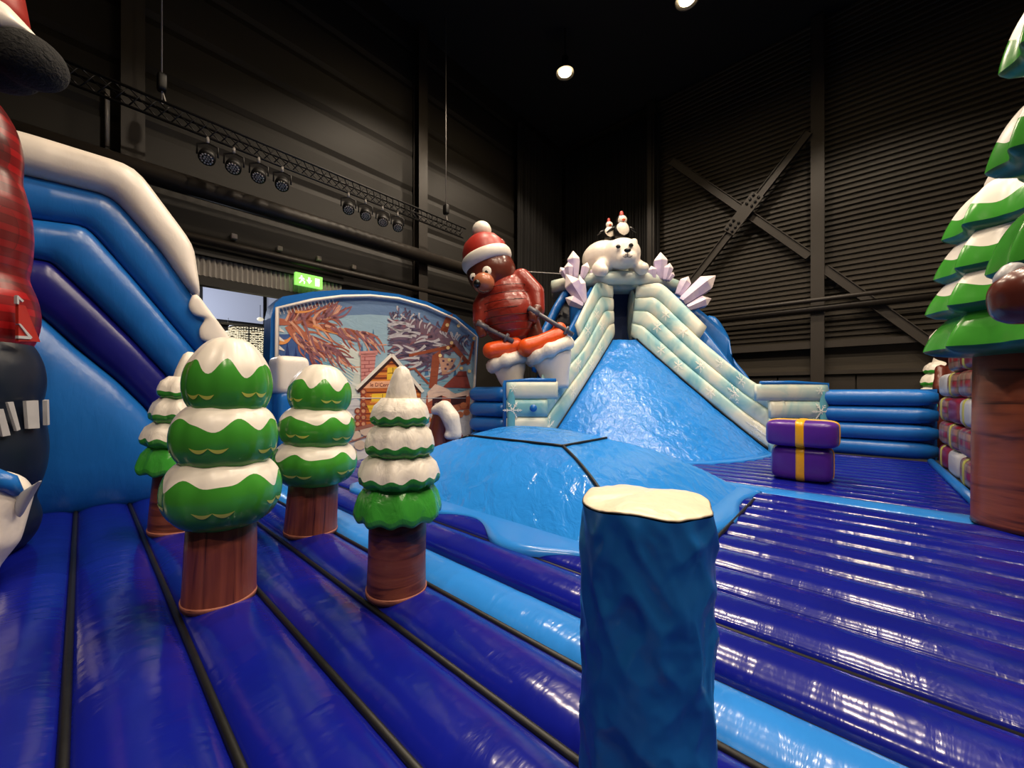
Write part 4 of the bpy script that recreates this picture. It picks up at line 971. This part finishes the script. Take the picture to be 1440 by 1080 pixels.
art('print_dusk', (64, 92, 148), [[(389, 470), (420, 470), (450, 490), (470, 520), (480, 570), (480, 650), (387, 675)]])
def pine(x, y0, y1, w_): return [[(x, y0), (x + w_ * .5, lerp(y0, y1, .45)), (x + w_ * .3, lerp(y0, y1, .45)), (x + w_, y1), (x - w_, y1), (x - w_ * .3, lerp(y0, y1, .45)), (x - w_ * .5, lerp(y0, y1, .45))]]
art('print_pines_dark', (38, 58, 116), sum([pine(x, y, y + 75, 9) for x, y in ((404, 478), (416, 486), (428, 498), (440, 508), (398, 500))], []))
art('print_pines_blue', (74, 106, 158), sum([pine(x, y, y + 60, 7) for x, y in ((411, 492), (423, 500), (434, 505), (447, 515), (394, 506))], []))
art('print_pines_teal', (70, 112, 150), sum([pine(x, y, y + 32, 5) for x, y in ((525, 462), (509, 482), (516, 490), (585, 480), (600, 505), (640, 515), (648, 520))], []))
art('print_snow_hill', (206, 214, 204), [[(481, 483), (506, 495), (520, 510), (530, 560), (470, 560), (450, 545), (460, 520)]])
art('print_snow_light', (224, 228, 220), sum([stroke(curve((x, y), (x + 42, y + 22), .05), 1, 4) for x, y in ((478, 480), (470, 505), (462, 520), (455, 535), (565, 545))], []))
art('print_ice_streaks', (120, 172, 190), sum([stroke(curve((495 + k * 1, 540 - k * 4), (450, 515 - k * 3), .06), 1, 3) for k in range(7)] + [stroke([(590, 530 + k * 5), (655, 540 + k * 4)], 1.5, 3) for k in range(4)], []))
art('print_snow_ground', (206, 206, 208), [[(387, 612), (480, 570), (500, 560), (560, 600), (600, 560), (663, 566), (661, 616), (560, 652), (386, 682)]])
# coral frosted branches, upper left
co = [(178, 104, 80), (152, 80, 70), (216, 158, 130), (146, 96, 104)]
br = {c: [] for c in co}; rb = random.Random(3)
main = [((391, 452), (432, 450)), ((432, 450), (470, 446)), ((425, 452), (515, 468)), ((410, 455), (478, 500)), ((405, 458), (440, 500))]
for a, b in main: br[co[0]] += stroke(curve(a, b, .06), 10, 4)
for k in range(150):
    a, b = main[k % 5]; s = Vector(a).lerp(Vector(b), rb.uniform(.2, 1)); up = k % 5 in (0, 1) and rb.random() < .75
    e = s + (Vector((rb.uniform(0, 30), rb.uniform(-26, -14))) if up else Vector((rb.uniform(5, 38), rb.uniform(6, 34))))
    top = 433 - (e.x - 390) * .24 if e.x < 450 else 418
    e.y = max(e.y, top + 2); br[co[k % 4]] += stroke(curve(s, e, rb.uniform(-.2, .2)), 3.8, 1.3)
for c in co: art('print_coral_branches', c, br[c])
art('print_orange_glow', (226, 150, 84), sum([stroke(curve((415, 438), (447, 432), .1), 4, 1), stroke(curve((440, 458), (475, 470), .02), 3, 1), stroke(curve((393, 480), (409, 474), .2), 9, 2)], []))
art('print_frost', (226, 220, 214), sum([stroke(curve((x, 434 - (x - 390) * .2), (x + 3, 443 - (x - 390) * .2), 0), 2.5, .6) for x in range(392, 470, 5)] + [stroke([(391, y), (400, y + 5)], 6, 1) for y in range(462, 520, 13)], []))
# plum frosted branches, upper right
pl_ = [(112, 92, 112), (138, 88, 96), (196, 192, 196), (88, 76, 100)]
br = {c: [] for c in pl_}
for k in range(150):
    s = Vector((rb.uniform(560, 640), 0)); s.y = 455 + (s.x - 560) * .45 + rb.uniform(-8, 42)
    l = rb.uniform(12, 34); e = s + Vector((-l, rb.uniform(-.45, .6) * l)); 
    e.x = max(e.x, 545); e.y = max(e.y, 436 + max(0, e.x - 600) * .5); s.x = min(s.x, 655)
    br[pl_[(0, 1, 0, 2, 3)[k % 5]]] += stroke(curve(s, e, rb.uniform(-.15, .15)), 4.2, 1.2)
for k in range(70):
    x = rb.uniform(548, 662); y0 = 424 + max(0, x - 560) * .43 + rb.uniform(3, 20); e = (x + rb.uniform(-9, 9), y0 + rb.uniform(5, 13)); br[pl_[(0, 3, 2)[k % 3]]] += stroke(curve((x, y0), e, .1), 2.6, .8)
art('print_plum_mass', (124, 98, 112), [[(548, 462), (575, 448), (608, 456), (640, 475), (660, 500), (640, 494), (606, 502), (575, 500), (556, 490)]])
for c in (pl_[1], pl_[0], pl_[3], pl_[2]): art('print_plum_branches', c, br[c])
art('print_post', (150, 78, 54), [[(608, 500), (620, 492), (614, 546), (603, 546)], [(627, 446), (637, 441), (629, 468), (619, 464)]] + stroke([(563, 522), (583, 518), (603, 540)], 3, 3) + stroke([(575, 500), (640, 486)], 4, 5) + stroke([(636, 486), (660, 512)], 7, 5) + stroke([(648, 512), (660, 507), (666, 480)], 4, 3))
art('print_lace', (196, 150, 126), [[(617, 503), (642, 504), (634, 518), (622, 528)]] + stroke(curve((622, 526), (650, 500), .2), 2, 2))
art('print_lace_holes', (96, 70, 92), [[(x, y), (x + 3, y), (x + 3, y + 3), (x, y + 3)] for x, y in ((622, 506), (628, 511), (634, 506), (625, 517), (585, 505), (592, 511), (598, 503), (600, 512))])
art('print_fairy_lights', (250, 214, 150), [[(x + 2.6 * math.cos(a), y + 2.6 * math.sin(a)) for a in [pi * k / 4 for k in range(8)]] for x, y in ((667, 476), (630, 489), (635, 482), (649, 518), (660, 522), (619, 500), (645, 458), (629, 457), (650, 535), (632, 506))])
art('print_far_roof', (140, 66, 56), [[(622, 545), (640, 528), (657, 528), (662, 546)], [(640, 530), (645, 522), (656, 522), (657, 530)]])
art('print_far_hut', (176, 92, 66), [[(600, 556), (662, 552), (660, 575), (598, 582)]])
art('print_hut_snow', (226, 196, 178), [[(601, 552), (612, 540), (628, 546), (640, 554), (660, 548), (659, 557), (640, 562), (620, 556), (602, 566)]])
art('print_hut_dark', (70, 40, 40), [[(634, 560), (656, 556), (655, 566), (634, 570)], [(608, 560), (622, 556), (621, 580), (608, 582)]])
art('print_candy_arch', (232, 214, 196), stroke(curve((611, 583), (625, 578), -.9), 3, 3))
art('print_orange_stones', (206, 124, 84), [[(x + 5 * math.cos(a), y + 4.5 * math.sin(a)) for a in [pi * k / 4 for k in range(8)]] for x, y in ((632, 576), (642, 574), (652, 570), (637, 585), (647, 583), (656, 580), (602, 590))])
# cabin
art('print_cabin_wall', (190, 104, 48), [[(551, 501), (513, 540), (508, 545), (506, 600), (592, 588), (592, 548), (586, 540)]])
logs = []
for k in range(9):
    y = 512 + k * 10; x0 = 551 - max(4, (y - 500) * .95) if y < 540 else 508; x1 = 551 + (y - 502) * .85 if y < 540 else 592
    logs += stroke([(x0, y), (x1, y - 1)], 2, 2)
art('print_log_gaps', (110, 48, 30), logs)
art('print_log_light', (226, 148, 66), sum([stroke([(551 - max(3, (y - 500) * .9) if y < 540 else 520, y + 4), (551 + (y - 503) * .8 if y < 540 else 590, y + 3)], 2.6, 2.6) for y in (512, 522, 532, 552, 562, 572, 582)], []))
art('print_cabin_window', (238, 196, 60), [[(545, 517), (562, 516), (561, 533), (544, 534)], [(523, 554), (560, 552), (560, 563), (522, 565)], [(516, 570), (545, 568), (545, 582), (520, 580)]])
art('print_window_bars', (120, 84, 40), stroke([(552.5, 517), (552.5, 534)], .9, .9) + stroke([(545, 525), (561, 524.5)], .9, .9) + stroke([(538, 554), (538, 564)], .9, .9))
art('print_sign_board', (236, 176, 138), [[(509, 536.5), (576, 535), (576, 545), (508, 546)]])
pq = atu(540, 543.5, bu - .12)
LAY[0] += 1
text_mesh('sign_lettering', "le D'Cermann", .118, Matrix.Translation(atu(540, 543.6, bu - .0006 * LAY[0] - .003)) @ Matrix((V, Z, V.cross(Z))).transposed().to_4x4(), pm((120, 50, 44)), bd)
art('print_log_ends', (150, 70, 52), [[(x + 4.6 * math.cos(a), y + 4.6 * math.sin(a)) for a in [pi * k / 5 for k in range(10)]] for x in (511, 503) for y in (551, 560, 569, 578, 587, 596) if not (x == 503 and y < 575)])
art('print_log_rings', (206, 150, 110), [[(x + 2.6 * math.cos(a), y + 2.6 * math.sin(a)) for a in [pi * k / 5 for k in range(10)]] for x in (511, 503) for y in (551, 560, 569, 578, 587, 596) if not (x == 503 and y < 575)])
art('print_chimney', (206, 140, 134), [[(507, 497), (529, 496), (526, 523), (508, 538)], [(505, 494), (531, 493), (531, 499), (505, 500)]])
bl = []
for k in range(7): bl += stroke([(508, 502 + k * 5.4), (528 - max(0, k - 3) * 4, 501.5 + k * 5.2)], .9, .9)
for k in range(6): bl += stroke([(513 + 6 * (k % 2), 502 + k * 5.4), (513 + 6 * (k % 2), 507 + k * 5.4)], .9, .9)
art('print_chimney_joints', (140, 62, 62), bl)
art('print_roof_eave', (60, 34, 30), stroke([(503, 551), (551, 504)], 4, 4) + stroke([(551, 504), (592, 552)], 4, 4))
art('print_roof_snow', (232, 226, 214), stroke([(501, 547), (551, 498.5)], 4.5, 4.5) + stroke([(551, 498.5), (595, 551)], 4.5, 4.5))
art('print_stones', (206, 186, 166), [[(x + 8 * math.cos(a), y + 7 * math.sin(a)) for a in [pi * k / 5 for k in range(10)]] for x, y in ((500, 612), (514, 606), (528, 602), (506, 626), (522, 620), (538, 614), (494, 636))])
art('print_stone_shade', (150, 100, 84), stroke([(490, 622), (545, 604)], 2, 2) + stroke([(492, 606), (545, 592)], 5, 5))
# white piping
pp_ = [atu(x, y, bu - .06) for x, y in [(388, 620), (390, 433)] + edge_top[1:] + [(667, 540), (661, 612)]]
add('white_piping', *tube(pp_, .035, 8), M_white, bd)
for y0 in (0,):
    add('fold_seam', *tube([atu(405, 566, bu - .2), atu(500, 560, bu - .2), atu(655, 560, bu - .2)], .012, 6), M_silver, bd)

# snowy stump before the backdrop
c = at(622, 600, 8.0)
t = thing('snowy_stump', 'brown hollow log with snow draped over it beside the hump', 'inflatable stump', Vector((c.x, c.y, 0)))
def st(x, y, dz=0): return at(x, y, 8.0 + dz)
blob('log', [([st(612, 650), st(613, 615), st(618, 588), st(630, 590), st(640, 620), st(645, 650)], [.26, .2, .17, .17, .2, .28]), ([st(600, 632), st(610, 628)], [.1, .14]), ([st(608, 645), st(628, 642), st(645, 645)], [.2, .18, .2])], .04, M_brown, t, 5)
blob('snow_drape', [([st(612, 577, -.08), st(625, 574, -.1), st(634, 588, -.12), st(640, 610, -.1)], [.1, .17, .19, .15]), (st(632, 612, -.15), (.12, .1, .1))], .035, M_snow, t, 5)

# ================================================================== FIGURE AT THE LEFT EDGE
fc = Vector((-4.72, 3.3, 0))
t = thing('lumberjack_figure', 'tall inflatable figure in red plaid with white-brimmed hat at the left edge', 'inflatable figure', fc)
blob('trousers', [(fc + Z * .25, (.45, .45, .4)), (fc + Z * .9, (.51, .48, .8)), (fc + Z * 1.5, (.49, .47, .6))], .05, M_dark, t, 6)
blob('plaid_shirt', [(fc + Z * 2.08, (.45, .44, .6)), (fc + Z * 2.8, (.40, .4, .9)), (fc + Z * 3.5, (.33, .35, .6))], .05, M_plaidB, t, 6)
blob('beard', [(at(42, 86, 3.1), (.22, .22, .2)), (at(0, 84, 3.15), (.26, .24, .24))], .03, M_furblack, t, 4)
blob('head', [(fc + Z * 4.5, (.3, .3, .36))], .04, M_tan, t, 3)
add('hat', *lathe([(.36, 4.58), (.37, 4.8), (.33, 5.1), (.22, 5.4), (.05, 5.55)], 28, (fc.x, fc.y, 0)), M_red, t)
pillow('hat_brim', [at(-60, -2, 3.0), at(-20, -6, 2.95), at(8, 4, 2.95), at(30, 28, 3.0), at(47, 47, 3.05)], [at(-60, 42, 3.0), at(-20, 45, 2.95), at(8, 46, 2.95), at(28, 49, 3.0), at(46, 50, 3.05)], Vector((0, -1, 0)), .1, M_snow_s, t, sub=5)
def oncol(x, y, r=.55, ry=.52):
    d_ = ray(x, y); a = (d_.x / r) ** 2 + (d_.y / ry) ** 2; b = -2 * (d_.x * fc.x / r ** 2 + d_.y * fc.y / ry ** 2); c_ = (fc.x / r) ** 2 + (fc.y / ry) ** 2 - 1
    ds = max(0, b * b - 4 * a * c_); return E + d_ * ((-b - math.sqrt(ds)) / (2 * a))
def patch(name, pl, mat, par, r, ry, th=.03):
    fr = [oncol(x, y, r, ry) for x, y in pl]; bk = [q + (Vector((fc.x, fc.y, q.z)) - q).normalized() * th for q in fr]; n = len(pl)
    return add(name, fr + bk, [tuple(range(n))[::-1], tuple(range(n, 2 * n))] + [(i, (i + 1) % n, n + (i + 1) % n, n + i) for i in range(n)], mat, par, False)
for pl in ([(-4, 575), (5, 575), (15, 612), (4, 614)], [(11, 566), (19, 565), (29, 604), (24, 606)], [(37, 564), (54, 563), (56, 602), (40, 603)], [(66, 563), (69, 562), (70, 597), (67, 598)], [(-20, 570), (-10, 570), (-10, 612), (-20, 612)]):
    patch('letter', pl, M_silver, t, .53, .50)
tg = patch('red_tag', [(26, 428), (36, 430), (46, 455), (57, 481), (40, 480), (26, 480)], M_red, t, .53, .50)
for pl in ([(26, 455), (29, 455), (46, 475), (42, 476)], [(26, 472), (45, 473), (44, 477), (26, 476)], [(24, 416), (27, 416), (27, 428), (24, 427)], [(25, 415), (34, 423), (32, 425), (25, 419)]):
    patch('white_stroke', pl, M_silver, tg, .54, .51)
# white paw at the bottom left
p = at(-8, 735, 2.75)
t = thing('white_boot', 'white inflatable boot with blue cuff at the lower left edge', 'inflatable boot', Vector((p.x, p.y, 0)))
blob('boot', [([at(-14, 702, 2.8), at(-24, 755, 2.76), at(-55, 815, 2.72)], [.21, .19, .13]), (at(-85, 830, 2.6), (.25, .25, .13))], .03, M_white, t, 5)
add('cuff', *tube([at(-45, 672, 2.8), at(-14, 668, 2.74), at(10, 678, 2.74), at(26, 694, 2.8)], [.05, .06, .06, .03], 10), M_blue, t)
pillow('cuff_fin', [at(24, 695, 2.8), at(40, 686, 2.8), at(58, 675, 2.8)], [at(26, 735, 2.8), at(36, 715, 2.8), at(56, 679, 2.8)], Vector((0, -1, 0)), .03, M_silver, t, sub=4)
